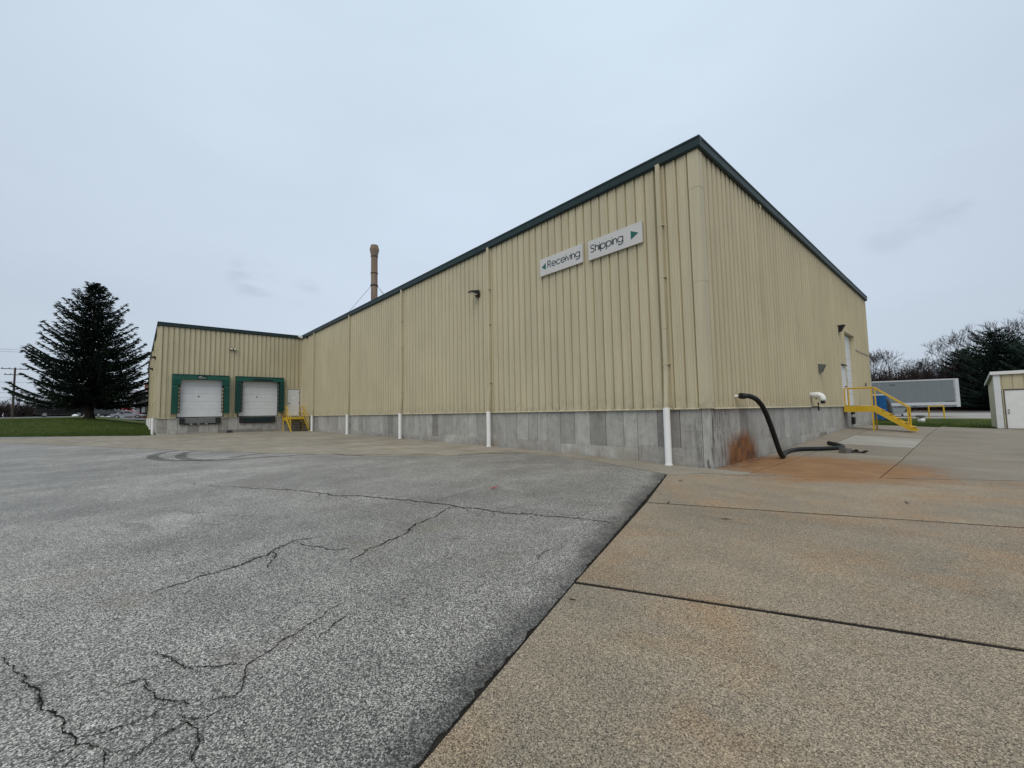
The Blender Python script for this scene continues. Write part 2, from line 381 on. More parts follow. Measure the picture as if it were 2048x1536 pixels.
# ------------------------------------------------------------------ mesh helpers
ORG = {}
class MB:
    def __init__(s): s.v = []; s.f = []
    def add(s, vs, fs):
        n = len(s.v); s.v += [tuple(q) for q in vs]; s.f += [tuple(i+n for i in q) for q in fs]; return s
    def box(s, x0, x1, y0, y1, z0, z1):
        return s.add([(x0,y0,z0),(x1,y0,z0),(x1,y1,z0),(x0,y1,z0),(x0,y0,z1),(x1,y0,z1),(x1,y1,z1),(x0,y1,z1)],
            [(0,3,2,1),(4,5,6,7),(0,1,5,4),(1,2,6,5),(2,3,7,6),(3,0,4,7)])
    def hexa(s, b4, t4):
        return s.add(list(b4)+list(t4), [(0,3,2,1),(4,5,6,7),(0,1,5,4),(1,2,6,5),(2,3,7,6),(3,0,4,7)])
    def bar(s, a, b, w, h=None, upv=(0,0,1)):
        a, b = Vector(a), Vector(b); h = h or w; d = (b-a).normalized(); u = Vector(upv)
        if abs(d.dot(u)) > .99: u = Vector((0,1,0))
        r = d.cross(u).normalized()*w/2; u = r.cross(d).normalized()*h/2
        return s.add([a-r-u,a+r-u,a+r+u,a-r+u,b-r-u,b+r-u,b+r+u,b-r+u],
            [(0,1,2,3),(4,7,6,5),(0,4,5,1),(1,5,6,2),(2,6,7,3),(3,7,4,0)])
    def tube(s, pts, rad, n=8, cap=True):
        pts = [Vector(q) for q in pts]
        if not hasattr(rad, '__len__'): rad = [rad]*len(pts)
        st = len(s.v); ref = None
        for i, q in enumerate(pts):
            d = (pts[min(i+1, len(pts)-1)]-pts[max(i-1, 0)]).normalized()
            if ref is None:
                ref = Vector((0,0,1)) if abs(d.z) < .9 else Vector((1,0,0))
            a = d.cross(ref).normalized(); b = a.cross(d).normalized(); ref = b
            for k in range(n):
                an = 2*math.pi*k/n
                s.v.append(tuple(q + (a*math.cos(an)+b*math.sin(an))*rad[i]))
        for i in range(len(pts)-1):
            for k in range(n):
                k2 = (k+1) % n
                s.f.append((st+i*n+k, st+i*n+k2, st+(i+1)*n+k2, st+(i+1)*n+k))
        if cap:
            s.f.append(tuple(st+k for k in range(n))[::-1]); m = st+(len(pts)-1)*n
            s.f.append(tuple(m+k for k in range(n)))
        return s
    def prism(s, prof, a, b, axis):      # prof: 2D ring; extruded from a to b along axis; other two axes in order
        def P(u, v, w):
            return {'x': (w,u,v), 'y': (u,w,v), 'z': (u,v,w)}[axis]
        n = len(prof); vs = [P(u,v,a) for u,v in prof]+[P(u,v,b) for u,v in prof]
        fs = [(i,(i+1)%n,n+(i+1)%n,n+i) for i in range(n)]+[tuple(range(n))[::-1], tuple(range(n,2*n))]
        return s.add(vs, fs)
    def data(s, name, off=(0,0,0), smooth=False, fix=True):
        me = bpy.data.meshes.new(name)
        ox, oy, oz = off
        me.from_pydata([(x-ox,y-oy,z-oz) for x,y,z in s.v], [], s.f)
        if fix and len(s.f) < 20000:
            bm = bmesh.new(); bm.from_mesh(me); bmesh.ops.recalc_face_normals(bm, faces=bm.faces); bm.to_mesh(me); bm.free()
        if smooth:
            for q in me.polygons: q.use_smooth = True
        me.update(); return me
    def build(s, name, m, parent=None, local=False, smooth=False, at=None, fix=True):
        off = at if at is not None else (ORG.get(parent.name, (0,0,0)) if parent and not local else (0,0,0))
        me = s.data(name, off, smooth, fix)
        me.materials.append(M[m])
        o = bpy.data.objects.new(name, me); COL.objects.link(o)
        if parent:
            o.parent = parent
            if at is not None:
                po = ORG.get(parent.name, (0,0,0)); o.location = tuple(at[i]-po[i] for i in range(3))
                ORG[o.name] = tuple(at)
            elif not local: ORG[o.name] = ORG.get(parent.name, (0,0,0))
        elif at is not None:
            o.location = at; ORG[o.name] = tuple(at)
        return o
def tag(o, label=None, cat=None, group=None, kind=None):
    if label: o['label'] = label
    if cat: o['category'] = cat
    if group: o['group'] = group
    if kind: o['kind'] = kind
    return o
def thing(name, loc, label, cat, rz=0, group=None):
    o = bpy.data.objects.new(name, None); COL.objects.link(o); o.location = loc; o.rotation_euler = (0,0,rz)
    o.empty_display_size = .3; ORG[o.name] = tuple(loc)
    return tag(o, label, cat, group)
def inst(name, me, parent, loc, scale=None, rz=0):
    o = bpy.data.objects.new(name, me); COL.objects.link(o); o.parent = parent
    po = ORG.get(parent.name, (0,0,0)); o.location = tuple(loc[i]-po[i] for i in range(3)); o.rotation_euler = (0,0,rz)
    if scale: o.scale = scale
    return o
def kids(o): return [c for c in o.children]
def copy_tree(o, parent=None):
    c = o.copy(); COL.objects.link(c); c.parent = parent
    for ch in kids(o): copy_tree(ch, c)
    return c

# sheets that follow the terrain
def inset(poly, d):
    n = len(poly); ar = sum(poly[i][0]*poly[(i+1)%n][1]-poly[(i+1)%n][0]*poly[i][1] for i in range(n))
    sg = 1 if ar > 0 else -1; out = []
    for i in range(n):
        a, b, c = Vector(poly[i-1]), Vector(poly[i]), Vector(poly[(i+1)%n])
        e1 = (b-a).normalized(); e2 = (c-b).normalized()
        n1 = Vector((-e1.y, e1.x))*sg; n2 = Vector((-e2.y, e2.x))*sg
        q = (n1+n2); L = q.length_squared
        out.append(tuple(b + (q*(2*d/L) if L > .3 else n1*d)))
    return out
def sheet(name, poly, m, dz=0., thick=0., step=2.5, parent=None, gap=0., far=False):
    if gap: poly = inset(poly, gap)
    bm = bmesh.new(); vs = [bm.verts.new((x, y, 0)) for x, y in poly]
    for tri in tessellate_polygon([[Vector((x, y, 0)) for x, y in poly]]):
        try: bm.faces.new([vs[i] for i in tri])
        except ValueError: pass
    xs = [q[0] for q in poly]; ys = [q[1] for q in poly]
    def cuts(lo, hi, kinks):
        s = set()
        k = math.ceil(lo/step)
        while k*step < hi: s.add(round(k*step, 3)); k += 1
        for q in kinks:
            if lo < q < hi: s.add(q)
        return sorted(s)
    for ax, (lo, hi), kk in ((0, (min(xs), max(xs)), AX), (1, (min(ys), max(ys)), BY+CY)):
        for q in cuts(lo, hi, kk):
            co = Vector((q,0,0)) if ax == 0 else Vector((0,q,0)); no = Vector((1,0,0)) if ax == 0 else Vector((0,1,0))
            bmesh.ops.bisect_plane(bm, geom=bm.verts[:]+bm.edges[:]+bm.faces[:], plane_co=co, plane_no=no, dist=1e-5)
    for v in bm.verts: v.co.z = G(v.co.x, v.co.y)+dz
    bmesh.ops.recalc_face_normals(bm, faces=bm.faces)
    if bm.faces and sum(f.normal.z for f in bm.faces) < 0: bmesh.ops.reverse_faces(bm, faces=bm.faces)
    if thick:
        be = [e for e in bm.edges if len(e.link_faces) == 1]
        r = bmesh.ops.extrude_edge_only(bm, edges=be)
        for v in [g for g in r['geom'] if isinstance(g, bmesh.types.BMVert)]: v.co.z -= thick
        bmesh.ops.recalc_face_normals(bm, faces=bm.faces)
    me = bpy.data.meshes.new(name); bm.to_mesh(me); bm.free(); me.materials.append(M[m])
    o = bpy.data.objects.new(name, me); COL.objects.link(o); o.parent = parent
    return o
def struct(o): o['kind'] = 'structure'; return o

# ================================================================== SETTING: ground
struct(sheet('ground', [(-420,-300),(300,-300),(300,320),(-420,320)], 'litter', -.3, step=6))
FAR = [(-31.95,-15.86),(-24.9,-12.44),(-19.17,-9.81),(-14.88,-7.58),(-11.26,-5.76),(-8.79,-4.33),(-6.95,-2.85),(-6.64,-1.88),(-6.09,-1.06),(-4.75,-.8),(-3.36,-.81),(-1.73,-1.06),(-.43,-1.42)]
def ragged(a, b, n, amp):
    rs = random.Random(8); a, b = Vector(a), Vector(b); d = (b-a).normalized(); nn = Vector((d.y, -d.x)); 
    return [tuple(a+(b-a)*(i/n)+nn*(.003+amp*max(0, rs.gauss(.25,.6)))) for i in range(1, n)]
struct(sheet('subgrade', [(-40,-30),(14,-30),(16,22),(-.5,22),(-.5,.1),(-33.5,.1),(-33.5,-9),(-36,-14)], 'soil', -.02, step=2.5))
asph = struct(sheet('asphalt', [(-.43,-1.42)]+ragged((-.43,-1.42),(2.54,-9.32),170,.017)+[(2.525,-9.33),(4.9,-15.6),(6.5,-45),(-62,-45),(-46.5,-30),(-37.83,-16.78),(-35.76,-13.28),(-33.62,-9.33),(-34.8,-13),(-37.4,-20.2),(-34.2,-17.1)]+FAR[:-1], 'asphalt', -.012, .1))
conc = bpy.data.objects.new('concrete_pavement', None); COL.objects.link(conc); struct(conc)
ORG['concrete_pavement'] = (0,0,0)
def slab(poly, m='slab_brown', gap=None, dz=0.): return sheet('slab', poly, m, dz, .12, 2.5, conc, gap or (.027 if m == 'slab_brown' else .011))
def j3(x): return -1.42+(x+.43)*.70
slab([(1.79,-7.35),(16,-.77),(20,-14),(4.9,-15.6),(2.54,-9.32)])
slab([(1.79,-7.35),(.65,-4.18),(16,3.1),(16,-.77)])
slab([(.65,-4.18),(-.43,-1.42),(2.9,j3(2.9)),(16,j3(16)),(16,3.1)])
slab([(.85,j3(.85)),(.85,0.02),(-.02,.02),(-6.6,.02),(-6.64,-1.88),(-6.09,-1.06),(-4.75,-.8),(-3.36,-.81),(-1.73,-1.06),(-.43,-1.42)], 'slab_apron')
ycut = [0.02, 4.3, 9.2, 14.1, 22.7]
for a, b in zip(ycut, ycut[1:]): slab([(-.02,a),(.85,a),(.85,b),(-.02,b)], 'slab_grey')
yc = [None, 5.6, 8.3, 12.0, 17.2, 23.1]
for i in range(5):
    b = yc[i+1]
    if i == 0: slab([(.85,j3(.85)),(2.9,j3(2.9)),(2.9,b),(.85,b)], 'slab_grey')
    else: slab([(.85,yc[i]),(2.9,yc[i]),(2.9,b),(.85,b)], 'slab_pale' if i == 2 else 'slab_grey')
yc = [None, 9.4, 13.6, 18.2, 24.2]
for i in range(4):
    b = yc[i+1]
    if i == 0: slab([(2.9,j3(2.9)),(16,j3(16)),(16,b+.2),(2.9,b)], 'slab_grey')
    else: slab([(2.9,yc[i]),(16,yc[i]+.2),(16,b+.2),(2.9,b)], 'slab_grey')
# dirt packed in the three near joints
def joint(a, b, w, dz=-.005):
    a, b = Vector(a), Vector(b); n = 40
    mb = MB(); d = (b-a).normalized(); nn = Vector((-d.y, d.x))
    rs = random.Random(4)
    for i in range(n+1):
        q = a+(b-a)*i/n
        for sgn in (-1, 1):
            x, y = q+nn*(sgn*w/2); mb.v.append((x, y, G(x,y)+dz-rs.uniform(0,.003)))
        if i: mb.f.append((2*i-2, 2*i-1, 2*i+1, 2*i))
    mb.build('joint_filler', 'soil', conc, fix=False)
joint((1.81,-7.34),(15.9,-.82), .053)
joint((.67,-4.17),(15.9,3.05), .053)
joint((-.40,-1.40),(2.9,j3(2.9)), .036); joint((2.9,j3(2.9)),(15.9,j3(15.9)), .036)
# dock apron, three pours
AP = [(-6.95,-2.85),(-8.79,-4.33),(-11.26,-5.76),(-14.88,-7.58)]
slab([(-6.62,.02),(-15,.02),(-15,-7.63)]+AP[::-1]+[(-6.64,-1.88)], 'slab_apron')
slab([(-15,.02),(-24.9,.02),(-24.9,-12.44),(-19.17,-9.81),(-15,-7.63)], 'slab_apron')
slab([(-24.9,.02),(-33.72,.02),(-33.72,-9.3),(-34.8,-13),(-37.4,-20.2),(-34.2,-17.1),(-31.95,-15.86),(-24.9,-12.44)], 'slab_apron')
lawnL = struct(sheet('lawn', [(-33.64,-9.33),(-35.76,-13.28),(-37.83,-16.78),(-46.5,-30),(-62,-45),(-86,-60),(-86,-3),(-72.2,-3),(-72.2,-9.2),(-33.64,-9.2)], 'lawn', -.004))
lawnR = struct(sheet('lawn', [(-14,24.4),(-.1,22.75),(2.9,23.15),(2.9,24.25),(16,24.45),(22,40),(16,45.9),(-14,45.3)], 'lawn', -.004))
struct(sheet('parking_lot', [(-40,45.3),(16,45.9),(60,48),(60,74),(-40,70)], 'lot', -.02, .1, 6))
struct(sheet('road', [(-40,70.2),(60,74.2),(60,84),(-40,79)], 'road', -.02, .1, 6))
struct(sheet('street', [(-86.2,-70),(-86.2,-3),(-118,-3),(-118,-70)], 'road', -.02, .1, 6))

# cracks, tyre marks, scuffs in the asphalt
CR=[[[-7.12,-9.37],[-5.85,-8.74],[-4.83,-8.16],[-3.91,-7.71],[-3.28,-7.39],[-2.74,-7.08],[-2.21,-6.79],[-1.81,-6.64],[-1.44,-6.49],[-1.01,-6.32],[-0.58,-6.18],[-0.19,-5.93],[0.23,-5.74],[0.63,-5.58],[1.11,-5.52]],[[-1.31,-6.49],[-1.14,-6.87],[-0.94,-7.24],[-0.77,-7.56],[-0.52,-7.89],[-0.4,-8.14],[-0.36,-8.33],[-0.17,-8.57]],[[-1.13,-8.45],[-1.24,-8.65],[-1.27,-8.81],[-1.17,-8.97],[-1.07,-9.09],[-0.95,-9.19],[-0.89,-9.34],[-0.8,-9.52],[-0.78,-9.77],[-0.66,-10.03],[-0.61,-10.13]],[[-1.07,-9.09],[-0.8,-9.13],[-0.54,-9.25]],[[-1.27,-8.81],[-0.82,-8.66],[-0.66,-8.61],[-0.55,-8.43]],[[0.71,-8.94],[0.78,-9.12],[0.91,-9.3],[0.98,-9.45],[1.1,-9.6],[1.15,-9.7],[1.24,-9.73],[1.35,-9.76],[1.44,-9.81],[1.39,-9.89],[1.39,-9.98]],[[1.39,-9.98],[1.29,-10.02],[1.22,-10.08],[1.14,-10.14],[0.97,-10.18],[0.87,-10.19]],[[0.87,-10.19],[0.88,-10.28]],[[-0.07,-10.87],[0.21,-10.78],[0.49,-10.68],[0.7,-10.61],[0.96,-10.53],[1.19,-10.46],[1.31,-10.43],[1.38,-10.37],[1.41,-10.34]],[[1.31,-10.43],[1.32,-10.48],[1.37,-10.53]],[[1.41,-10.34],[1.59,-10.32]],[[1.22,-10.08],[1.31,-10.16],[1.3,-10.28],[1.25,-10.42]],[[1.15,-9.7],[1.06,-9.83],[0.95,-9.97],[0.77,-10.04],[0.55,-10.12]],[[1.51,-9.82],[1.53,-9.93],[1.5,-10.03],[1.52,-10.13],[1.58,-10.2],[1.61,-10.28]],[[1.46,-10.05],[1.62,-9.99],[1.71,-9.99],[1.82,-10.03]],[[0.96,-9.03],[1.07,-9.18],[1.16,-9.31]],[[1.1,-6.64],[1.08,-6.99],[1.2,-7.18]],[[-1.88,-6.5],[-2.0,-5.8],[-2.17,-5.33]]]
def jag(pl, it, amp):
    pl = [Vector(q) for q in pl]
    for k in range(it):
        o = [pl[0]]
        for a, b in zip(pl, pl[1:]):
            d = b-a; n = Vector((-d.y, d.x)); o += [(a+b)/2 + n*random.uniform(-amp, amp), b]
        pl = o
    return pl
def ribbon(pl, wf, dz, name, m, parent=None):
    mb = MB(); n = len(pl)
    for i, q in enumerate(pl):
        d = (pl[min(i+1,n-1)]-pl[max(i-1,0)]).normalized(); nn = Vector((-d.y, d.x)); w = wf(i/(n-1))
        for sgn in (-1, 1):
            x, y = q + nn*(sgn*w/2); mb.v.append((x, y, G(x, y)+dz))
        if i: mb.f.append((2*i-2, 2*i-1, 2*i+1, 2*i))
    return mb.build(name, m, parent, fix=False)
ORG['asphalt'] = (0,0,0)
for i, c in enumerate(CR):
    L = sum((Vector(a)-Vector(b)).length for a, b in zip(c, c[1:]))
    seg = L/max(1, len(c)-1); pl = jag(c, 5 if seg > .4 else 4, .13)
    w0 = (.026 if i == 0 else .018 if L > 1.5 else .012)*(.6 if i > 4 else 1)
    ribbon(pl, lambda f, w0=w0: w0*random.choice((.3,.5,.7,.9,1.5))*(1-.6*abs(2*f-1)**3), -.008, 'crack', 'crack', asph)
    ribbon(pl[::2], lambda f, w0=w0: (w0*1.6+.025)*(1-abs(2*f-1)**4), -.0095, 'crack_dirt', 'crack_dirt', asph)
    for k in range(3+int(L*2.6)):
        q = random.randrange(2, len(pl)-2); d = (pl[q+1]-pl[q-1]).normalized(); a = random.choice((-1,1))*random.uniform(.5,1.4)
        d = Vector((d.x*math.cos(a)-d.y*math.sin(a), d.x*math.sin(a)+d.y*math.cos(a))); Lb = random.uniform(.10,.42)*(2.2 if i == 0 else 1)
        ribbon(jag([pl[q], pl[q]+d*Lb*.5+Vector((random.gauss(0,.03),random.gauss(0,.03))), pl[q]+d*Lb], 3, .16), lambda f, w0=w0: w0*.5*random.choice((.3,.6,1.0))*(1-f*.8), -.0076-.00005*k, 'crack', 'crack', asph)
TY = [[[-17.23,-9.01],[-16.84,-9.41],[-15.89,-9.73],[-15.06,-9.84],[-14.12,-9.77],[-12.94,-9.44],[-12.38,-8.98],[-12.22,-8.35]],[[-16.34,-8.52],[-15.9,-8.86],[-14.85,-9.07],[-13.77,-9.11],[-12.74,-8.95],[-11.84,-8.52],[-11.7,-7.75],[-11.43,-6.65],[-10.97,-5.52]],[[-12.31,-7.9],[-12.9,-7.26],[-13.04,-6.77]]]
def smooth2(pl, it=3):
    pl = [Vector(q) for q in pl]
    for k in range(it):
        o = [pl[0]]
        for a, b in zip(pl, pl[1:]): o += [a*.75+b*.25, a*.25+b*.75]
        pl = o+[pl[-1]]
    return pl
for c in TY: ribbon(smooth2(c), lambda f: .34*(1-.5*abs(2*f-1)**2), -.008, 'tyre_mark', 'tyre_mark', asph)
for (x, y, L, w) in ((-3.4,-10.2,.9,.22),(-3.9,-9.6,.6,.12),(-2.9,-9.5,.45,.1),(-3.1,-9.1,.4,.1)):
    ribbon([Vector((x-L/2, y-.2)), Vector((x-L/4, y-.08)), Vector((x, y)), Vector((x+L/4, y+.05)), Vector((x+L/2, y+.2))], lambda f, w=w: w*(1-abs(2*f-1)**2)+.01, -.0075, 'scuff', 'scuff', asph)
# cracks in the concrete by the corner
for c, w in (([[-.1,-1.0],[.25,-.75],[.5,-.62],[.8,-.5]], .02), ([[.85,-.5],[1.15,-.25],[1.35,-.02]], .012), ([[.95,-1.25],[1.2,-1.0],[1.28,-.85]], .012), ([[-6.9,-2.6],[-5.8,-.95],[-5.2,-.6]], .04), ([[-10.5,-5.2],[-9.2,-4.3],[-8.1,-3.5],[-7.2,-2.9]], .05)):
    ribbon(jag(c, 3, .15), lambda f, w=w: w*random.uniform(.5, 1.2), .004, 'crack', 'crack', conc)

# ================================================================== MAIN WAREHOUSE
F, H, HT, P_ = 1.462, 7.954, 8.34, .304
LX, WY = -33.668, 24.12
wh = thing('warehouse', (0,0,0), 'large tan ribbed metal warehouse with green eave trim on a grey concrete base', 'warehouse')
wing = thing('dock_wing', (LX,0,0), 'lower tan metal wing on the left holding two truck doors and one white door', 'building')

def pan_profile():
    # (u along wall, d outward)
    return [(0,0),(.008,0),(.018,-.055),(.044,-.055),(.055,0),(.066,.024),(.088,.024),(.10,0),(.16,0),(.166,.006),(.182,.006),(.188,0),(.232,0),(.238,.006),(.254,.006),(.26,0),(P_,0)]
def pan_profile_deep():
    return [(0,0),(.008,-.075),(.072,-.075),(.080,0),(.090,.024),(.106,.024),(.116,0),(.17,0),(.176,.006),(.190,.006),(.196,0),(.240,0),(.246,.006),(.260,.006),(.266,0),(P_,0)]
def pan_mesh(name, z0, z1, axis, sign, u1=P_):
    pr = [q for q in (pan_profile_deep() if axis == 'y' else pan_profile()) if q[0] < u1-.001]+[(u1, 0)]
    mb = MB(); n = len(pr)
    for z in (z0, z1):
        for u, d in pr:
            mb.v.append((sign*u, -d, z) if axis == 'x' else (d, sign*u, z))
    for i in range(n-1): mb.f.append((i, i+1, n+i+1, n+i))
    me = mb.data(name, fix=False); me.materials.append(M['siding']); return me
pm = {}
def pan(parent, axis, base, z0, z1, sign, scale=None):
    k = (axis, round(z0,3), round(z1,3), sign)
    if k not in pm: pm[k] = pan_mesh('wall_panel', 0, z1-z0, axis, sign)
    return inst('wall_panel', pm[k], parent, (base[0], base[1], z0), scale)
ZT = 8.02
for k in range(110): pan(wh, 'x', (-.23-k*P_, 0), F, ZT, -1)
DOORP, DOORB = (50, 53), (54, 63)
for k in range(78):
    y = .21+k*P_; zt = ZT+.156*y/WY
    z0 = F
    if DOORP[0] <= k < DOORP[1]: z0 = 3.44
    if DOORB[0] <= k < DOORB[1]: z0 = 5.32
    pan(wh, 'y', (0, y), z0, ZT, 1, (1,1,(zt-z0)/(ZT-z0)))
# other sides and roof
mb = MB(); mb.box(-60,-.02,WY-.05,WY-.01,0,8.1); mb.build('back_wall', 'siding', wh)
mb = MB(); mb.hexa([(-60,.0,8.14),(-.0,.0,8.14),(-.0,WY,8.28),(-60,WY,8.28)], [(-60,.0,8.19),(-.0,.0,8.19),(-.0,WY,8.34),(-60,WY,8.34)]); mb.build('roof', 'roof', wh)
# corner trims, three lengths with overlaps
for a, b, q in ((F-.02, 4.62, 0), (4.60, 7.02, .004), (7.0, 8.02, .008)):
    mb = MB(); e = .018+q
    mb.prism([(-.245,-e),(.0+e,-e),(.0+e,.225),(-.0,.225),(-.0,.0),(-.245,.0)], a, b, 'z'); mb.build('corner_trim', 'trim', wh)
mb = MB(); mb.box(-.02, .014, WY-.2, WY+.02, F, 8.15); mb.build('corner_trim', 'trim', wh)
# base drip trim
mb = MB(); mb.prism([(-.022,F-.035),(-.022,F-.02),(-.002,F+.006),(.03,F+.006),(.03,F-.035)], LX+.02, -.25, 'x'); mb.build('base_trim', 'trim', wh)
mb = MB(); mb.prism([(.03,F-.035),(.022,F-.02),(.002,F+.006),(-.03,F+.006),(-.022,F-.035)], .23, 15.5, 'y'); mb.build('base_trim', 'trim', wh)
mb = MB(); mb.prism([(.03,F-.035),(.022,F-.02),(.002,F+.006),(-.03,F+.006),(-.022,F-.035)], 19.62, WY, 'y'); mb.build('base_trim', 'trim', wh)
# gutter on the left eave, in lengths of a bay and a half; rake trim on the right
gp = [(.02,7.96),(-.075,7.96),(-.105,7.995),(-.105,8.18),(-.122,8.19),(-.122,8.235),(.02,8.235)]
xs = [.0, -9.0, -18.2, -27.2, LX+.0]
for i, (a, b) in enumerate(zip(xs, xs[1:])):
    mb = MB(); d = .004*(i % 2)
    mb.prism([(q-d if q < 0 else q, z) for q, z in gp], b+.001, a-(.001 if i else -.122), 'x'); mb.build('gutter', 'green_trim', wh)
ys = [-.122, 6.2, 12.3, 18.4, WY+.1]
def rz(y): return .156*max(0,y)/WY
for i, (a, b) in enumerate(zip(ys, ys[1:])):
    mb = MB(); d = .004*(i % 2); pr = [(-q+d if q < 0 else -q, z) for q, z in gp]; n = len(pr)
    a2 = 0.004 if i == 0 else a+.001
    vs = [(u, a2, z+rz(a2)) for u, z in pr]+[(u, b-.001, z+rz(b)) for u, z in pr]
    mb.add(vs, [(j,(j+1)%n,n+(j+1)%n,n+j) for j in range(n)]+[tuple(range(n))[::-1], tuple(range(n,2*n))]); mb.build('rake_trim', 'green_trim', wh)

# foundation panels
fmesh = {}
def fpanel(parent, axis, u0, u1, z0, z1, proud=0):
    if axis == 'x':
        mb = MB(); mb.box(u0+.008, u1-.008, .05-proud, .22, z0+.0015, z1-.0015); at = ((u0+u1)/2, .05, z0)
    elif axis == 'y':
        mb = MB(); mb.box(-.22, -.05+proud, u0+.008, u1-.008, z0+.0015, z1-.0015); at = (-.05, (u0+u1)/2, z0)
    else:
        mb = MB(); mb.box(LX-.22, LX-.05+proud, u0+.008, u1-.008, z0+.0015, z1-.0015); at = (LX-.05, (u0+u1)/2, z0)
    return mb.build('foundation_panel', 'foundation', parent, at=at)
def frow(parent, axis, a, b):
    rs = random.Random(5 if axis == 'x' else 9 if axis == 'y' else 3); u = a; sg = 1 if b > a else -1; cnt = 0
    zs, run = .46, 3
    while (b-u)*sg > .15:
        # one pour: a long lower lift with upright form boards above it
        us = u; brd = []
        for k in range(run):
            w = rs.choice((.6,.6,.6,.6,.62,.58,.45)) if cnt else .56
            v = u+sg*w
            if (b-v)*sg < .3: v = b
            brd.append((min(u,v), max(u,v))); u = v; cnt += 1
            if u == b: break
        fpanel(parent, axis, min(us,u), max(us,u), -.35, zs, .006)
        for lo, hi in brd:
            if rs.random() < .07 or cnt == 3 and lo == brd[0][0]:
                fpanel(parent, axis, lo, hi, .88, F, 0); fpanel(parent, axis, lo, hi, zs, .88, .003)
            else: fpanel(parent, axis, lo, hi, zs, F, rs.choice((0,.002,.004)))
        zs, run = rs.choice((.40,.45,.36,.5)), rs.choice((2,3,4,5))
frow(wh, 'x', -.224, LX)
frow(wh, 'y', .22, WY)
mb = MB(); mb.box(LX, -.23, .225, .3, -.4, F-.002); mb.box(-.3, -.225, .3, WY, -.4, F-.002); mb.build('foundation_core', 'black_rubber', wh)
mb = MB(); mb.box(-.22,-.05,.05,.217,-.35,F-.003); mb.build('foundation_panel', 'foundation', wh, at=(-.05,.05,0))

# downspouts (five on the long wall)
def downspout(parent, x, y, ztop, zg, axis='x'):
    o = MB()
    o.box(x-.055, x+.055, y-.115, y-.02, 3.55, ztop)
    o.box(x-.051, x+.051, y-.111, y-.024, 2.42, 3.548)
    a = [(x-.056,y-.116,2.42),(x+.056,y-.116,2.42),(x+.056,y-.02,2.42),(x-.056,y-.02,2.42)]
    b = [(x-.052,y-.205,F-.03),(x+.052,y-.205,F-.03),(x+.052,y-.11,F-.03),(x-.052,y-.11,F-.03)]
    o.hexa(b, a)
    d = o.build('downspout', 'trim', parent)
    for z in (6.3, 4.9, 2.6):
        s = MB(); s.box(x-.062, x+.09, y-.119, y-.005, z, z+.03); s.build('strap', 'trim', d)
    b = MB(); b.tube([(x,y-.16,zg-.02),(x,y-.16,zg+.03)], .10, 12); b.tube([(x,y-.16,zg+.03),(x,y-.16,F+.02)], .085, 12); b.build('pipe_boot', 'white_pipe', d, smooth=False)
    return d
for i in range(5):
    x = -1.026-7.297*i
    downspout(wh, x, 0, 8.0, G(x,-.16))

# right wall doors
y0, y1 = .21+50*P_, .21+53*P_
mb = MB(); mb.box(-.10,.02,y0,y0+.06,F,3.44); mb.box(-.10,.02,y1-.06,y1,F,3.44); mb.box(-.10,.02,y0+.06,y1-.06,3.38,3.44)
fr = mb.build('personnel_door', 'door_white', wh)
mb = MB(); mb.box(-.07,-.02,y0+.062,y1-.062,F+.02,3.378); mb.build('door_leaf', 'door_white', fr)
mb = MB(); mb.tube([(-.02,y1-.16,2.42),(.05,y1-.16,2.42)], .03, 8); mb.build('handle', 'dark_steel', fr)
mb = MB(); mb.box(-.05,.10,y0-.03,y1+.03,3.46,3.50); mb.build('rain_hood', 'dark_steel', fr)
y0, y1 = .21+54*P_, .21+63*P_
mb = MB()
mb.box(-.24,.022,y0-.002,y0+.05,F-.02,5.30); mb.box(-.24,.022,y1-.05,y1+.002,F-.02,5.30); mb.box(-.24,.022,y0-.002,y1+.002,5.302,5.36)
fr = mb.build('overhead_door', 'siding', wh)
for i in range(6):
    za = F+.0+i*.633; mb = MB(); mb.box(-.24,-.20,y0+.052,y1-.052,za+.006,za+.627); mb.build('door_panel', 'door_white', fr)
mb = MB(); mb.box(-.3,-.25,y0-.1,y1+.1,F,5.4); mb.build('door_backing', 'black_rubber', fr)
# trim line beyond the door and wall patches
mb = MB(); mb.box(-.004,.02,y1+.012,WY-.21,4.52,4.58); mb.build('flashing_strip', 'grey_frame', wh)
mb = MB(); mb.box(.0,.022,y1+.004,y1+.06,F,8.05); mb.build('door_trim', 'trim', wh)
# conduit down the right wall
mb = MB(); mb.tube([(.02,4.42,7.99),(.1,4.36,7.86),(.06,4.32,7.7),(.03,4.30,7.6)], .016, 6); mb.tube([(.028,4.30,7.6),(.028,4.30,1.55)], .018, 6); mb.build('conduit', 'trim', wh)
for z in (3.1, 4.9, 6.6):
    mb = MB(); mb.box(0,.03,4.25,4.35,z,z+.03); mb.build('conduit_clip', 'trim', wh)

# ================================================================== DOCK WING
D_ = -9.279
WX1 = -72.
holes = [((3,12), 4.36), ((15,24), 4.36), ((26,30), 3.76)]
for k in range(30):
    z0 = F
    for (a, b), zz in holes:
        if a <= k < b: z0 = zz
    pan(wing, 'y', (LX, D_+.159+k*P_), z0, ZT, 1)
for k in range(125): pan(wing, 'x', (LX-.15-k*P_, D_), F, ZT, -1)
mb = MB(); mb.box(WX1, WX1+.05, D_, 0, 0, 8.0); mb.build('back_wall', 'siding', wing)
mb = MB(); mb.box(WX1, LX-.01, D_, -.01, 8.14, 8.19); mb.box(WX1,-60.01,-.005,WY,8.14,8.19); mb.build('roof', 'roof', wing)
mb = MB(); mb.prism([(LX-.16,D_-.018),(LX+.018,D_-.018),(LX+.018,D_+.17),(LX,D_+.17),(LX,D_),(LX-.16,D_)], F-.02, 8.02, 'z'); mb.build('corner_trim', 'trim', wing)
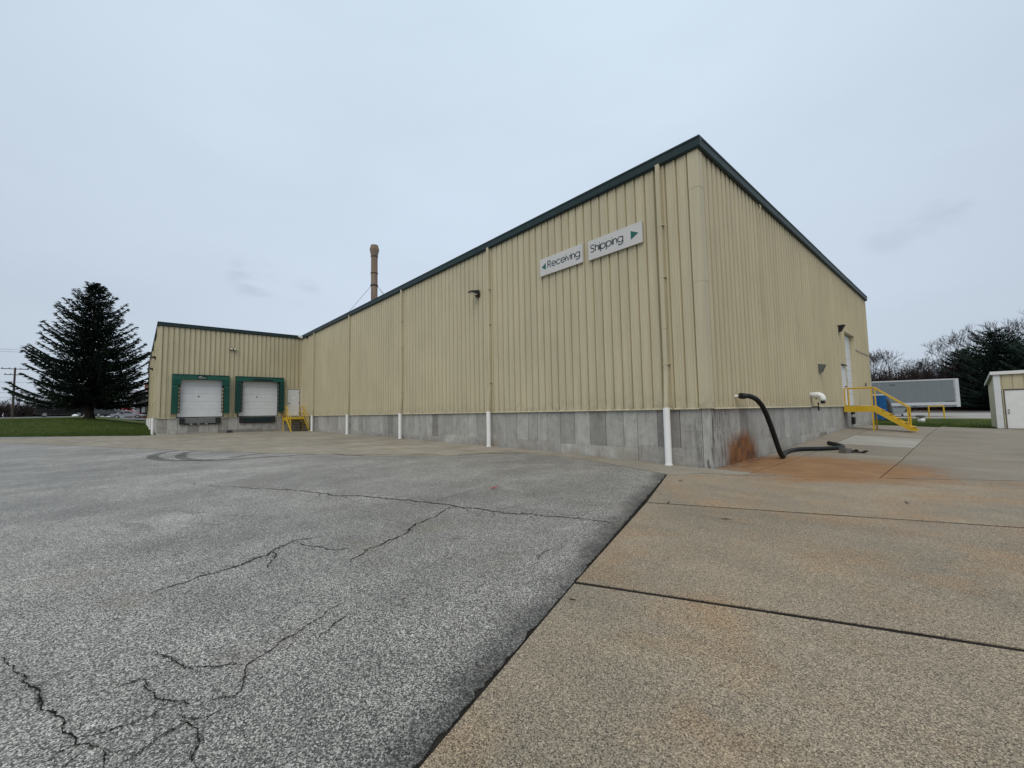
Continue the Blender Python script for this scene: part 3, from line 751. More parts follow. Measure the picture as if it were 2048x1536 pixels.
mb = MB(); pr = [(LX-q, z) for q, z in gp]; mb.prism(pr, D_-.122, -.13, 'y'); mb.build('rake_trim', 'green_trim', wing)
mb = MB(); mb.prism([(D_+q, z) for q, z in gp], WX1, LX-.001, 'x'); mb.build('gutter', 'green_trim', wing)
frow(wing, 'w', -.05, D_+.05)
mb = MB(); mb.box(WX1, LX-.06, D_+.05, D_+.22, -.4, F-.003); mb.build('foundation_panel', 'foundation', wing)
mb = MB(); mb.box(LX-.3, LX-.225, D_+.05, -.05, -.4, F-.003); mb.build('foundation_core', 'black_rubber', wing)
bt = MB()
for a, b in ((D_+.1,-8.21),(-5.47,-4.56),(-1.82,-1.22)): bt.prism([(LX+.03,F-.035),(LX+.03,F-.02),(LX+.002,F+.006),(LX-.03,F+.006),(LX-.03,F-.035)], a, b, 'y')
bt.build('base_trim', 'trim', wing)
for x in (-34.15, -41.45, -48.75, -56.05, -63.35): downspout(wing, x, D_, 8.0, G(x, D_-.16)+.0)
# sectional dock doors and leveller pits
for (ya, yb) in ((-8.2,-5.45),(-4.5,-1.78)):
    mb = MB(); mb.box(LX-.16,LX-.02,ya-.02,ya+.03,F,4.36); mb.box(LX-.16,LX-.02,yb-.03,yb+.02,F,4.36); mb.box(LX-.16,LX-.02,ya+.03,yb-.03,4.31,4.37)
    dd = mb.build('dock_door', 'grey_frame', wing)
    for i in range(5):
        za = F+.06+i*.563; mb = MB(); mb.box(LX-.12,LX-.07,ya+.032,yb-.032,za+.004,za+.559); mb.build('door_panel', 'door_white', dd)
    ym = (ya+yb)/2-.12; zc = F+.06+2*.563+.36
    mb = MB(); mb.tube([(LX-.07,ym,zc),(LX-.055,ym,zc)], .05, 10); mb.build('viewport', 'black_rubber', dd)
    mb = MB(); mb.box(LX-.11,LX-.05,ya+.04,yb-.04,F+.01,F+.058); mb.build('bottom_seal', 'black_rubber', dd)
    mb = MB(); mb.box(LX-.5,LX-.17,ya-.05,yb+.05,F-.05,4.45); mb.build('door_backing', 'black_rubber', dd)
for i, (ya, yb) in enumerate(((-8.02,-5.6),(-4.4,-1.95))):
    for (a, b) in ((ya, ya+.30), (yb-.30, yb)):
        mb = MB(); mb.box(LX-.05,LX+.09,a,b,F-.47,F-.02); bb = mb.build('dock_bumper', 'black_rubber', wing)
        for z in (F-.40, F-.28, F-.16):
            m2 = MB(); m2.box(LX+.09,LX+.10,a+.03,b-.03,z,z+.06); m2.build('bumper_ply', 'dark_steel', bb)
    mb = MB(); mb.box(LX-.049,LX-.02,ya+.32,yb-.32,F-.40,F-.03); lp = mb.build('dock_leveller', 'steel_grey' if i == 0 else 'plate_dark', wing)
    mb = MB(); mb.box(LX-.049,LX+.05,ya+.28,yb-.28,F-.50,F-.41); mb.build('leveller_lip', 'black_rubber', lp)
    if i == 0:
        for q in (.25,.42,.62):
            y = ya+(yb-ya)*q; m2 = MB(); m2.box(LX+.05,LX+.06,y,y+.14,F-.475,F-.445); m2.build('lip_clip', 'white_paint', lp)
# personnel door of the wing
ya, yb = -1.216, -.02
mb = MB(); mb.box(LX-.06,LX+.02,ya,-1.09,F-.02,3.76); mb.box(LX-.06,LX+.02,-.13,yb,F-.02,3.76); mb.box(LX-.06,LX+.02,-1.09,-.13,3.69,3.762)
fr = mb.build('personnel_door', 'siding', wing)
mb = MB(); mb.box(LX-.05,LX-.0,-1.09,-1.06,F,3.69); mb.box(LX-.05,LX+.0,-.16,-.13,F,3.69); mb.box(LX-.05,LX-.0,-1.06,-.16,3.655,3.69); mb.build('door_frame', 'grey_frame', fr)
mb = MB(); mb.box(LX-.04,LX-.01,-1.058,-.162,F+.02,3.652); mb.build('door_leaf', 'door_white', fr)
mb = MB(); mb.box(LX-.009,LX+.05,-1.02,-.88,2.50,2.54); mb.build('handle', 'dark_steel', fr)
for z in (1.62,2.5,3.35):
    mb = MB(); mb.box(LX-.009,LX+.012,-.20,-.165,z,z+.12); mb.build('hinge', 'dark_steel', fr)
mb = MB(); mb.box(LX-.009,LX-.006,-.75,-.5,2.86,3.05); mb.build('notice_plate', 'white_paint', fr)

# dock shelters (two)
def shelter(y0, y1, brand, label, dark):
    z0, z1 = 1.77, 4.56
    s = thing('dock_shelter', (LX, (y0+y1)/2, z0), label, 'dock shelter', group='green dock shelters around the truck doors')
    X = LX+.03; g = 'seal_green'; sd = 'seal_green' if not dark else 'seal_dark'
    mb = MB(); mb.hexa([(X,y0,4.22),(X+.34,y0+.02,4.22),(X+.34,y1-.02,4.22),(X,y1,4.22)], [(X,y0,z1),(X+.26,y0+.02,z1),(X+.26,y1-.02,z1),(X,y1,z1)])
    hp = mb.build('head_pad', g, s)
    mb = MB(); mb.box(X+.0,X+.30,y0-.01,y1+.01,z1+.004,z1+.03); mb.build('top_flashing', 'vent', hp)
    if brand:
        ym = (y0+y1)/2; mb = MB(); mb.box(X+.345,X+.352,ym-.27,ym+.29,4.28,4.5); bp = mb.build('maker_plate', 'plate_dark', s)
        # white script mark on the plate
        pts = []
        for i in range(40):
            f = i/39; pts.append((X+.356, ym-.2+.42*f, 4.345+.022*math.sin(f*34)*(1-.4*f)))
        mb = MB(); mb.tube(pts, .009, 4); mb.tube([(X+.356,ym-.20,4.34),(X+.356,ym-.15,4.44),(X+.356,ym-.02,4.45)], .010, 4); mb.build('script_mark', 'white_paint', bp)
    else:
        ym = (y0+y1)/2; mb = MB(); mb.box(X+.345,X+.352,ym-.55,ym+.8,4.24,4.40); mb.build('head_patch', 'plate_dark', s)
    if not dark:
        for a, b in ((y0, y0+.50),(y1-.44, y1)):
            mb = MB(); mb.box(X+.002,X+.335,a+.003,b,3.83,4.218); mb.build('corner_pad', g, s)
    for sgn, a in ((1, y0), (-1, y1)):
        wout = .30; n = 10
        mb = MB(); lo, hi = sorted((a, a+sgn*wout)); mb.box(X,X+.30,lo+.004,hi-.004,z0,3.82 if not dark else 4.218)
        sp = mb.build('side_pad', sd, s)
        top = 3.80 if not dark else 4.2
        for i in range(n):
            za = z0+.02+(top-z0-.02)*i/n; zb = z0+.02+(top-z0-.02)*(i+1)/n
            m2 = MB(); lo, hi = sorted((a-sgn*.004, a+sgn*(wout+.04)))
            m2.hexa([(X+.31,lo,za),(X+.36,lo,za),(X+.36,hi,za),(X+.31,hi,za)], [(X+.31,lo,zb),(X+.315,lo,zb),(X+.315,hi,zb),(X+.31,hi,zb)])
            m2.build('pleat', sd, sp)
        lo, hi = sorted((a+sgn*(wout+.045), a+sgn*(wout+.17)))
        m2 = MB(); m2.box(X+.12,X+.2,lo,hi,z0+.05,top); gs = m2.build('guide_strip', 'black_rubber', s)
        nn = 7
        for i in range(nn):
            za = z0+.1+(top-z0-.2)*i/nn; m3 = MB(); m3.box(X+.2,X+.21,lo+.025,hi-.035,za+.03,za+(top-z0-.2)/nn-.06); m3.build('guide_block', 'beige' if not dark else 'vent', gs)
    return s
shelter(-8.5, -5.12, True, 'bright green dock shelter with maker plate and beige blocks, nearer the end of the wing', False)
shelter(-4.73, -1.39, False, 'darker pleated green dock shelter beside the white personnel door', True)

# ================================================================== SIGNS
def arc(cx, cy, r, a0, a1, n=18, ry=None):
    ry = ry or r
    return [(cx+r*math.cos(R(a0+(a1-a0)*i/n)), cy+ry*math.sin(R(a0+(a1-a0)*i/n))) for i in range(n+1)]
GL = {
 'R': (.86, [[(0,0),(0,1.4)], [(0,1.4),(.38,1.4)]+arc(.38,1.05,.35,90,-90,12)+[(0,.70)], [(.36,.70),(.78,0)]]),
 'S': (.80, [arc(.38,1.06,.33,25,270,16,.34)+arc(.38,.36,.37,90,-155,16,.36)]),
 'e': (1.0, [[(0.03,.5),(1.0,.5)]+arc(.5,.5,.5,4,322,22)]),
 'c': (.92, [arc(.5,.5,.5,40,320,20)]),
 'i': (.0, [[(0,0),(0,1)], [(0,1.26),(0,1.40)]]),
 'v': (.76, [[(0,1),(.38,0),(.76,1)]]),
 'n': (.70, [[(0,0),(0,1)], [(0,.5)]+arc(.35,.6,.35,175,5,12,.37)+[(.70,.5),(.70,0)]]),
 'h': (.70, [[(0,0),(0,1.4)], [(0,.5)]+arc(.35,.6,.35,175,5,12,.37)+[(.70,.5),(.70,0)]]),
 'p': (1.0, [arc(.5,.5,.5,0,360,24), [(0,1),(0,-.45)]]),
 'g': (1.0, [arc(.5,.5,.5,0,360,24), [(1,1),(1,-.05)]+arc(.5,-.05,.5,-5,-150,12,.42)]),
}
def stroke(mb, pl, w, ytop, ybot, tx):
    pl = [Vector(q) for q in pl]; n = len(pl); L, Rr = [], []
    for i, q in enumerate(pl):
        if i == 0: d = (pl[1]-q).normalized(); nn = Vector((-d.y,d.x)); sc = 1
        elif i == n-1: d = (q-pl[i-1]).normalized(); nn = Vector((-d.y,d.x)); sc = 1
        else:
            d1 = (q-pl[i-1]).normalized(); d2 = (pl[i+1]-q).normalized(); n1 = Vector((-d1.y,d1.x)); n2 = Vector((-d2.y,d2.x))
            nn = (n1+n2); nn = nn.normalized() if nn.length > 1e-3 else n1; sc = min(1.6, 1/max(.3, nn.dot(n1)))
        L.append(q+nn*w/2*sc); Rr.append(q-nn*w/2*sc)
    st = len(mb.v)
    for a, b in zip(L, Rr):
        for q in (a, b):
            x, z = tx(q); mb.v.append((x, ytop, z)); mb.v.append((x, ybot, z))
    for i in range(n-1):
        a = st+4*i; b = a+4
        mb.f += [(a,b,b+2,a+2),(a+1,a+3,b+3,b+1),(a,a+1,b+1,b),(a+2,b+2,b+3,a+3)]
    e = st+4*(n-1); mb.f += [(st,st+2,st+3,st+1),(e,e+1,e+3,e+2)]
def word(txt, x0, x1, zb, xh, yf, parent):
    tot = 0; gap = .22
    for ch in txt: tot += GL[ch][0]+gap
    tot -= gap; sx = (x1-x0)/(tot*xh); cur = 0
    for ch in txt:
        wd, st = GL[ch]; mb = MB()
        tx = lambda q, cur=cur: (x0+(cur+q.x)*xh*sx, zb+q.y*xh)
        for j, s in enumerate(st): stroke(mb, s, .18, yf-.004-.0004*j, yf+.001, tx)
        mb.build('letter', 'letter', parent); cur += wd+gap
def signboard(x0, x1, z0, z1, txt, t0, t1, arr, label):
    s = thing('wall_sign', ((x0+x1)/2, -.02, z0), label, 'sign', group='white direction signs on the long wall')
    mb = MB(); mb.box(x0,x1,-.085,-.03,z0,z1); b = mb.build('board', 'sign_face', s)
    mb = MB(); mb.box(x0+.15,x1-.15,-.03,-.001,z0+.12,z0+.17); mb.box(x0+.15,x1-.15,-.03,-.001,z1-.17,z1-.12); mb.build('mounting_rail', 'steel_grey', s)
    W = x1-x0
    word(txt, x0+W*t0, x0+W*t1, z0+(z1-z0)*.37, .158, -.085, b)
    a, bq = x0+W*arr[0], x0+W*arr[1]; zc = z0+(z1-z0)*.5; hh = .125 if arr[2] > 0 else .112
    mb = MB(); tri = [(a,zc-hh),(bq,zc),(a,zc+hh)] if arr[2] > 0 else [(bq,zc-hh),(bq,zc+hh),(a,zc)]
    mb.prism(tri, -.09, -.084, 'y'); mb.build('arrow', 'sign_green', s)
signboard(-5.46, -3.62, 6.075, 6.665, 'Receiving', .20, .945, (.045,.15,-1), 'white Receiving sign with green arrow pointing left')
signboard(-3.39, -1.555, 6.05, 6.645, 'Shipping', .05, .67, (.81,.94,1), 'white Shipping sign with green arrow pointing right')

# ================================================================== WALL LIGHTS
def wall_light(loc, face, label, kind='shoe'):
    # local: x outward from the wall
    t = thing('wall_light', loc, label, 'wall light', face, 'dark wall lights on the tan siding')
    if kind == 'shoe':
        mb = MB(); mb.box(0,.10,-.09,.09,-.14,.10); mb.build('mount_box', 'lamp_body', t, True)
        mb = MB(); mb.hexa([(.08,-.16,-.05),(.46,-.11,.0),(.46,.11,.0),(.08,.16,-.05)], [(.08,-.15,.13),(.46,-.10,.045),(.46,.10,.045),(.08,.15,.13)]); mb.build('hood', 'lamp_body', t, True)
        mb = MB(); mb.hexa([(.14,-.11,-.062),(.42,-.085,-.014),(.42,.085,-.014),(.14,.11,-.062)], [(.14,-.11,-.046),(.42,-.085,-.004),(.42,.085,-.004),(.14,.11,-.046)]); mb.build('lens', 'lens', t, True)
    elif kind == 'twin':
        mb = MB(); mb.box(0,.08,-.22,.22,-.05,.06); mb.build('mount_box', 'lamp_body', t, True)
        for q in (-.12,.12):
            mb = MB(); mb.hexa([(.08,q-.09,-.06),(.22,q-.1,-.07),(.22,q+.1,-.07),(.08,q+.09,-.06)], [(.08,q-.09,.05),(.22,q-.1,.04),(.22,q+.1,.04),(.08,q+.09,.05)]); hd = mb.build('lamp_head', 'lamp_body', t, True)
            mb = MB(); mb.box(.221,.228,q-.085,q+.085,-.055,.03); mb.build('lens', 'lens', hd, True)
    elif kind == 'arm':
        mb = MB(); mb.box(0,.05,-.08,.08,-.08,.08); mb.build('mount_box', 'lamp_body', t, True)
        mb = MB(); mb.tube([(.05,0,0),(.5,0,.03)], .03, 8); mb.build('arm', 'lamp_body', t, True)
        mb = MB(); mb.hexa([(.45,-.14,-.1),(.72,-.14,.0),(.72,.14,.0),(.45,.14,-.1)], [(.45,-.12,.06),(.72,-.12,.1),(.72,.12,.1),(.45,.12,.06)]); mb.build('hood', 'white_paint', t, True)
    else:
        mb = MB(); mb.hexa([(0,-.12,-.16),(.12,-.10,-.16),(.12,.10,-.16),(0,.12,-.16)], [(0,-.17,.12),(.26,-.15,.12),(.26,.15,.12),(0,.17,.12)]); mb.build('housing', 'lamp_body', t, True)
        mb = MB(); mb.box(0,.29,-.18,.18,.122,.15); mb.build('cap', 'grey_frame', t, True)
    return t
wall_light((-9.05,-.001,6.3), R(-90), 'black hooded floodlight high on the long wall beside a downspout')
wall_light((LX+.001,-4.94,6.68), 0, 'twin head floodlight above the gap between the two dock doors', 'twin')
wall_light((-32.1,-.001,7.86), R(-90), 'white headed light on an arm under the eave at the inner corner', 'arm')
wall_light((.001,15.36,5.26), 0, 'black wedge shaped wall light left of the tall white overhead door', 'pack')
for x, z, l in ((-38.4,6.2,'first'), (-46.2,6.0,'second')):
    wall_light((x, D_-.001, z), R(-90), 'small dark light on the far end wall of the wing, %s from the corner' % l, 'shoe')

# vent hood, small signs on right wall
t = thing('vent_hood', (.002,11.0,2.86), 'small grey green hooded vent on the right wall above the white elbow pipe', 'vent')
mb = MB(); mb.hexa([(0,-.14,0),(.10,-.14,.02),(.10,.14,.02),(0,.14,0)], [(0,-.17,.36),(.22,-.17,.32),(.22,.17,.32),(0,.17,.36)]); mb.build('hood', 'vent', t, True)
for i in range(4):
    mb = MB(); mb.box(.12+.024*i,.13+.024*i,-.12,.12,.06+.06*i,.08+.06*i); mb.build('louvre', 'dark_steel', t, True)
t = thing('notice_sign', (.002,16.60,2.82), 'small white notice plate between the white door and the overhead door', 'sign')
mb = MB(); mb.box(.018,.028,-.1,.1,0,.30); mb.build('plate', 'white_paint', t, True)
mb = MB()
for i in range(4): mb.box(.028,.029,-.07,.07,.06+.05*i,.075+.05*i)
mb.build('print', 'vent', t, True)
t = thing('junction_box', (.002,21.9,2.6), 'small grey box on the right wall past the overhead door', 'electrical box')
mb = MB(); mb.box(0,.06,-.07,.07,0,.18); mb.build('housing', 'vent', t, True)
mb = MB(); mb.box(.06,.066,-.06,.06,.01,.17); mb.build('cover', 'steel_grey', t, True)

# ================================================================== HOSE AND PIPES
t = thing('drain_pipe', (0,1.87,1.755), 'thin white pipe stub through the right wall feeding the black hose', 'pipe')
mb = MB(); mb.tube([(-.06,1.55,1.755),(.0,1.55,1.755),(.24,1.62,1.755)], .035, 10); mb.build('stub', 'white_pipe', t, smooth=True)
mb = MB(); mb.tube([(.10,1.575,1.755),(.13,1.585,1.755)], .055, 10); mb.build('collar', 'dark_steel', t)
def catmull(pts, k=6):
    P = [Vector(q) for q in pts]; P = [P[0]*2-P[1]]+P+[P[-1]*2-P[-2]]; out = []
    for i in range(1, len(P)-2):
        for j in range(k):
            t_ = j/k; a, b, c, d = P[i-1:i+3]
            out.append(.5*((2*b)+(c-a)*t_+(2*a-5*b+4*c-d)*t_*t_+(3*b-a-3*c+d)*t_**3))
    return out+[P[-2]]
rh = .064
def gp_(x, y, h=rh): return (x, y, G(x,y)+h)
hp = [(.19,1.60,1.755),(.29,1.84,1.745),(.36,2.11,1.66),(.41,2.33,1.50),(.45,2.48,1.30),(.48,2.63,1.05),(.51,2.76,.80),(.54,2.88,.53),(.57,2.99,.28),gp_(.60,3.09,.11),gp_(.60,3.22,.085),gp_(.52,3.55),gp_(.36,4.3),gp_(.34,4.95),gp_(.45,5.4),gp_(.68,5.68),gp_(1.0,5.98),gp_(1.25,6.35),gp_(1.34,6.7),gp_(1.22,7.1),gp_(1.02,7.45),gp_(.8,7.72)]
t = thing('drain_hose', gp_(.6,3.14,0), 'thick black flexible hose arching from the wall pipe onto the concrete', 'hose')
pts = catmull(hp, 8)
mb = MB(); rad = [rh*(1+(.045 if i % 2 else 0)) for i in range(len(pts))]; mb.tube(pts, rad, 14); mb.build('hose', 'hose', t, smooth=True)
d0 = (pts[1]-pts[0]).normalized(); mb = MB(); mb.tube([pts[0]-d0*.07, pts[0]+d0*.06], .08, 14); mb.build('clamp', 'black_rubber', t)
mb = MB(); mb.tube([pts[-1]-(pts[-1]-pts[-2]).normalized()*.02, pts[-1]+(pts[-1]-pts[-2]).normalized()*.015], .07, 14); mb.build('end_cuff', 'black_rubber', t)
t = thing('hose_weight', (1.62,5.95,G(1.62,5.95)), 'grey muddy block lying beside the bend of the hose', 'block')
mb = MB(); mb.hexa([(1.42,5.62,G(1.5,5.7)),(1.62,5.56,G(1.5,5.7)),(1.72,5.95,G(1.5,5.7)),(1.5,6.0,G(1.5,5.7))], [(1.44,5.64,.19),(1.61,5.59,.17),(1.69,5.9,.15),(1.51,5.96,.16)]); mb.build('block', 'grey_frame', t)
mb = MB(); rs = random.Random(2)
for i in range(26):
    x, y = 1.68+rs.uniform(-.1,.3), 6.0+rs.uniform(-.25,.45); r_ = rs.uniform(.02,.06); z = G(x,y)
    mb.hexa([(x-r_,y-r_,z),(x+r_,y-r_,z),(x+r_,y+r_,z),(x-r_,y+r_,z)], [(x-r_*.4,y-r_*.3,z+r_*.8),(x+r_*.5,y-r_*.5,z+r_*.7),(x+r_*.4,y+r_*.5,z+r_*.8),(x-r_*.5,y+r_*.4,z+r_*.6)])
tag(mb.build('debris', 'soil', t), kind='stuff')
t = thing('elbow_pipe', (0,9.24,1.89), 'white plastic elbow pipe sticking out of the right wall and turning down', 'pipe')
pp = [(-.05,9.24,1.89),(.24,9.24,1.89)]+[(.24+.16*math.sin(R(a)),9.24,1.73+.16*math.cos(R(a))) for a in range(15,91,15)]+[(.40,9.24,1.66)]
mb = MB(); mb.tube(pp, .108, 14); mb.build('elbow', 'white_pipe', t, smooth=True)
mb = MB(); mb.tube([(.27,9.24,1.89),(.29,9.24,1.89)], .118, 14); mb.build('joint_ring', 'white_pipe', t)
mb = MB(); mb.tube([(.40,9.24,1.665),(.40,9.24,1.55)], .075, 12); mb.build('coupling', 'black_rubber', t)
mb = MB(); mb.tube([(.18,9.24,1.76),(.22,9.28,1.73)], .02, 6); mb.build('vent_nipple', 'dark_steel', t)
t = thing('hose_bib', (0,9.4,1.44), 'rusty dark valve on the wall below the white elbow pipe', 'valve')
mb = MB(); mb.tube([(-.06,9.4,1.43),(.22,9.4,1.43)], .025, 8); mb.tube([(.22,9.4,1.46),(.22,9.4,1.28)], .03, 8); mb.build('valve_body', 'rusty', t, smooth=True)
mb = MB(); mb.tube([(.22,9.4,1.46),(.22,9.4,1.56)], .012, 6); mb.tube([(.205,9.4,1.55),(.235,9.4,1.55)], .055, 10); mb.build('hand_wheel', 'rusty', t)
# black bumpers under the overhead door
for i, z in enumerate((1.0, .5)):
    o = MB(); o.box(-.05,.07,17.3,17.7,z,z+.36); tag(o.build('dock_bumper', 'black_rubber', wh))

# ================================================================== STAIRS
def stairs(loc, rz_, w, pd, h, run, n, label, midrail, legs, gdrop=0.):
    t = thing('steel_stairs', loc, label, 'stairs', rz_, 'yellow steel stairs up to the personnel doors')
    Y = 'yellow'
    mb = MB(); mb.box(0,pd,0,w,h-.035,h); mb.build('platform', Y, t, True)
    for y in (0, w-.05):
        mb = MB(); mb.box(.0,pd,y,y+.05,h-.29,h-.037); mb.build('platform_beam', Y, t, True)
    mb = MB(); mb.box(pd-.05,pd,.052,w-.052,h-.29,h-.037); mb.build('platform_beam', Y, t, True)
    rise = h/n; tr = run/(n-1)
    for y in (0, w-.045):
        mb = MB(); a, b = pd+.002, pd+run+.10
        sl = h/(run+.10)
        pr = [(a,h-.02),(a,h-.29),(b-.22,.0),(b+.06,.0)]
        mb.prism(pr, y, y+.045, 'y'); mb.build('stringer', Y, t, True)
    for i in range(1, n):
        z = h-rise*i; x = pd+tr*(i-1)
        mb = MB(); mb.box(x+.01,x+tr+.03,.048,w-.048,z-.035,z); td = mb.build('tread', 'dark_steel' if midrail else Y, t, True)
        mb = MB(); mb.box(x+tr-.0,x+tr+.034,.047,w-.047,z+.001,z+.007); mb.build('nosing', 'yellow_worn', td, True)
    for y in (.02, w-.02):
        mb = MB(); rr = .024
        zt = h+.86
        x1 = pd+run-.14; z1 = h-(run-.14)/(run+.1)*h+.86
        mb.tube([(.06,y,zt),(pd,y,zt),(x1,y,z1)], rr, 8)
        if midrail: mb.tube([(.06,y,h+.43),(pd,y,h+.43),(x1,y,z1-.43)], rr, 8)
        rl = mb.build('railing', Y, t, True)
        for (x, za, zb) in ((.06,h,zt-.01),(pd-.03,h-.29,zt-.01),(x1,z1-.9,z1)):
            m2 = MB(); m2.box(x-.025,x+.025,y-.025 if y < w/2 else y-.02,y+.02 if y < w/2 else y+.025,max(0,za),zb); m2.build('post', Y, rl, True)
    for y in legs:
        mb = MB(); mb.box(pd-.07,pd-.01,y,y+.06,-.02,h-.292); mb.build('leg', Y, t, True)
    return t
gz = .275
stairs((.0,15.4,gz), 0, 1.0, 1.10, 1.44-gz, 1.30, 6, 'yellow steel stairs with one rail at the right wall door', False, (0.0,.94))
gz = G(-31.2,-.8)-.02
stairs((LX+.0,-1.42,gz), 0, 1.32, 1.15, 1.38-gz, 1.42, 6, 'yellow steel stairs with double rails at the dock wing door', True, (-.22,1.2))
# wedge wheel chock by the dock wall
gx_, gy_ = LX+.35, -5.05
t = thing('wheel_chock', (gx_,gy_,G(gx_,gy_)), 'black wheel chock on the ground between the two dock doors', 'wheel chock')
mb = MB(); z = G(gx_,gy_); mb.hexa([(gx_-.12,gy_-.2,z),(gx_+.15,gy_-.2,z),(gx_+.15,gy_+.2,z),(gx_-.12,gy_+.2,z)], [(gx_-.10,gy_-.16,z+.18),(gx_+.0,gy_-.16,z+.18),(gx_+.0,gy_+.16,z+.18),(gx_-.10,gy_+.16,z+.18)]); mb.build('wedge', 'black_rubber', t)
mb = MB(); mb.tube([(gx_-.05,gy_-.08,z+.17),(gx_-.05,gy_,z+.24),(gx_-.05,gy_+.08,z+.17)], .012, 6); mb.build('handle', 'dark_steel', t)

# ================================================================== CHIMNEY STACK on the roof
sx, sy = -39.74, 8.98
t = thing('boiler_stack', (sx,sy,8.19), 'tall brown metal chimney stack with flared top rising behind the roof', 'chimney')
def lathe(prof, n=20):
    mb = MB()
    for r_, z in prof:
        for k in range(n): a = 2*math.pi*k/n; mb.v.append((sx+r_*math.cos(a), sy+r_*math.sin(a), z))
    for i in range(len(prof)-1):
        for k in range(n): mb.f.append((i*n+k, i*n+(k+1)%n, (i+1)*n+(k+1)%n, (i+1)*n+k))
    return mb
for a, b in ((8.19,12.0),(12.0,15.8),(15.8,19.12)):
    lathe([(.355,a),(.355,b)]).build('pipe_section', 'stack', t, smooth=True)
for z in (17.2, 19.12, 12.0): lathe([(.36,z-.04),(.40,z-.04),(.40,z+.05),(.36,z+.05)]).build('band', 'dark_steel', t, smooth=False)
lathe([(.355,19.1),(.37,19.25),(.505,19.85),(.505,19.98),(.40,20.42),(.36,20.42),(.34,20.1)]).build('flared_top', 'stack', t, smooth=False)
for e in ((-46.6,4.6,8.5),(-35.6,11.4,9.0),(-40.5,17.0,8.5)):
    mb = MB(); d = (Vector((e[0]-sx,e[1]-sy,0))).normalized()*.4
    mb.tube([(sx+d.x,sy+d.y,15.85),e], .02, 5); mb.build('guy_wire', 'steel_grey', t)
lathe([(.36,15.75),(.42,15.75),(.42,15.9),(.36,15.9)]).build('band', 'dark_steel', t)

# ================================================================== SHED
t = thing('storage_shed', (5.05,24.4,.04), 'small tan shed with white trim and a white door at the right edge', 'shed', R(3.5))
W_, Dp, h0, h1 = 5.2, 3.0, 3.08, 2.55
for i in range(13):
    x = .24+i*.38
    z0 = 2.12 if .3 < x+.19 and x < 1.55 else .05
    mb = MB(); n = 0
    pr = [(0,0),(.01,0),(.02,.03),(.05,.03),(.06,0),(.38,0)]
    for z in (z0, h0-.12):
        for u, d in pr: mb.v.append((x+u, d, z))
    k = len(pr); mb.f += [(j,j+1,k+j+1,k+j) for j in range(k-1)]
    mb.build('wall_panel', 'siding', t, True, fix=False)
mb = MB(); mb.add([(0.02,0.02,0.05),(0.02,Dp,0.05),(0.02,Dp,h1-.1),(0.02,.02,h0-.1)], [(0,1,2,3)]); mb.add([(W_,.02,.05),(W_,Dp,.05),(W_,Dp,h1-.1),(W_,.02,h0-.1)], [(0,3,2,1)]); mb.add([(0.02,Dp,.05),(W_,Dp,.05),(W_,Dp,h1-.1),(.02,Dp,h1-.1)], [(0,1,2,3)]); mb.build('side_wall', 'siding', t, True, fix=False)
mb = MB(); mb.prism([(-.01,-.02),(.235,-.02),(.235,.0),(.012,.0),(.012,.12),(-.01,.12)], .02, h0-.14, 'z'); mb.build('corner_trim', 'door_white', t, True)
mb = MB(); mb.hexa([(-.10,-.1,h0-.02),(W_+.1,-.1,h0-.02),(W_+.1,Dp+.12,h1-.04),(-.10,Dp+.12,h1-.04)], [(-.10,-.1,h0+.03),(W_+.1,-.1,h0+.03),(W_+.1,Dp+.12,h1+.01),(-.10,Dp+.12,h1+.01)]); mb.build('roof', 'door_white', t, True)
mb = MB(); mb.box(-.11,W_+.1,-.115,-.102,h0-.13,h0+.04); mb.build('fascia', 'white_paint', t, True)
mb = MB(); mb.hexa([(-.115,-.1,h0-.1),(-.102,-.1,h0-.1),(-.102,Dp+.12,h1-.12),(-.115,Dp+.12,h1-.12)], [(-.115,-.1,h0+.03),(-.102,-.1,h0+.03),(-.102,Dp+.12,h1+.01),(-.115,Dp+.12,h1+.01)]); mb.build('fascia', 'door_white', t, True)
mb = MB(); mb.box(.30,.35,-.03,.06,.02,2.10); mb.box(1.50,1.55,-.03,.06,.02,2.10); mb.box(.30,1.55,-.03,.06,2.102,2.15); fr = mb.build('shed_door', 'grey_frame', t, True)
mb = MB(); mb.box(.353,1.497,.0,.04,.04,2.08); mb.build('door_leaf', 'white_paint', fr, True)
mb = MB(); mb.tube([(.44,0,1.02),(.44,-.05,1.02)], .032, 8); mb.tube([(.44,0,.88),(.44,-.06,.88)], .032, 8); mb.build('lock', 'black_rubber', fr, True)
mb = MB(); mb.box(.26,.298,-.025,.02,.02,2.15); mb.build('door_trim', 'trim', t, True)
mb = MB(); mb.box(.0,W_,-.04,Dp,-.15,.048); mb.build('plinth', 'grey_frame', t, True)

# ================================================================== TRAILER
ang = math.atan2(-2.1, -5.4)     # front corner to rear
t = thing('semi_trailer', (3.3,52.9,G(3.3,52.9)), 'parked grey sided semi trailer with white rails behind the yellow stairs', 'trailer', ang)
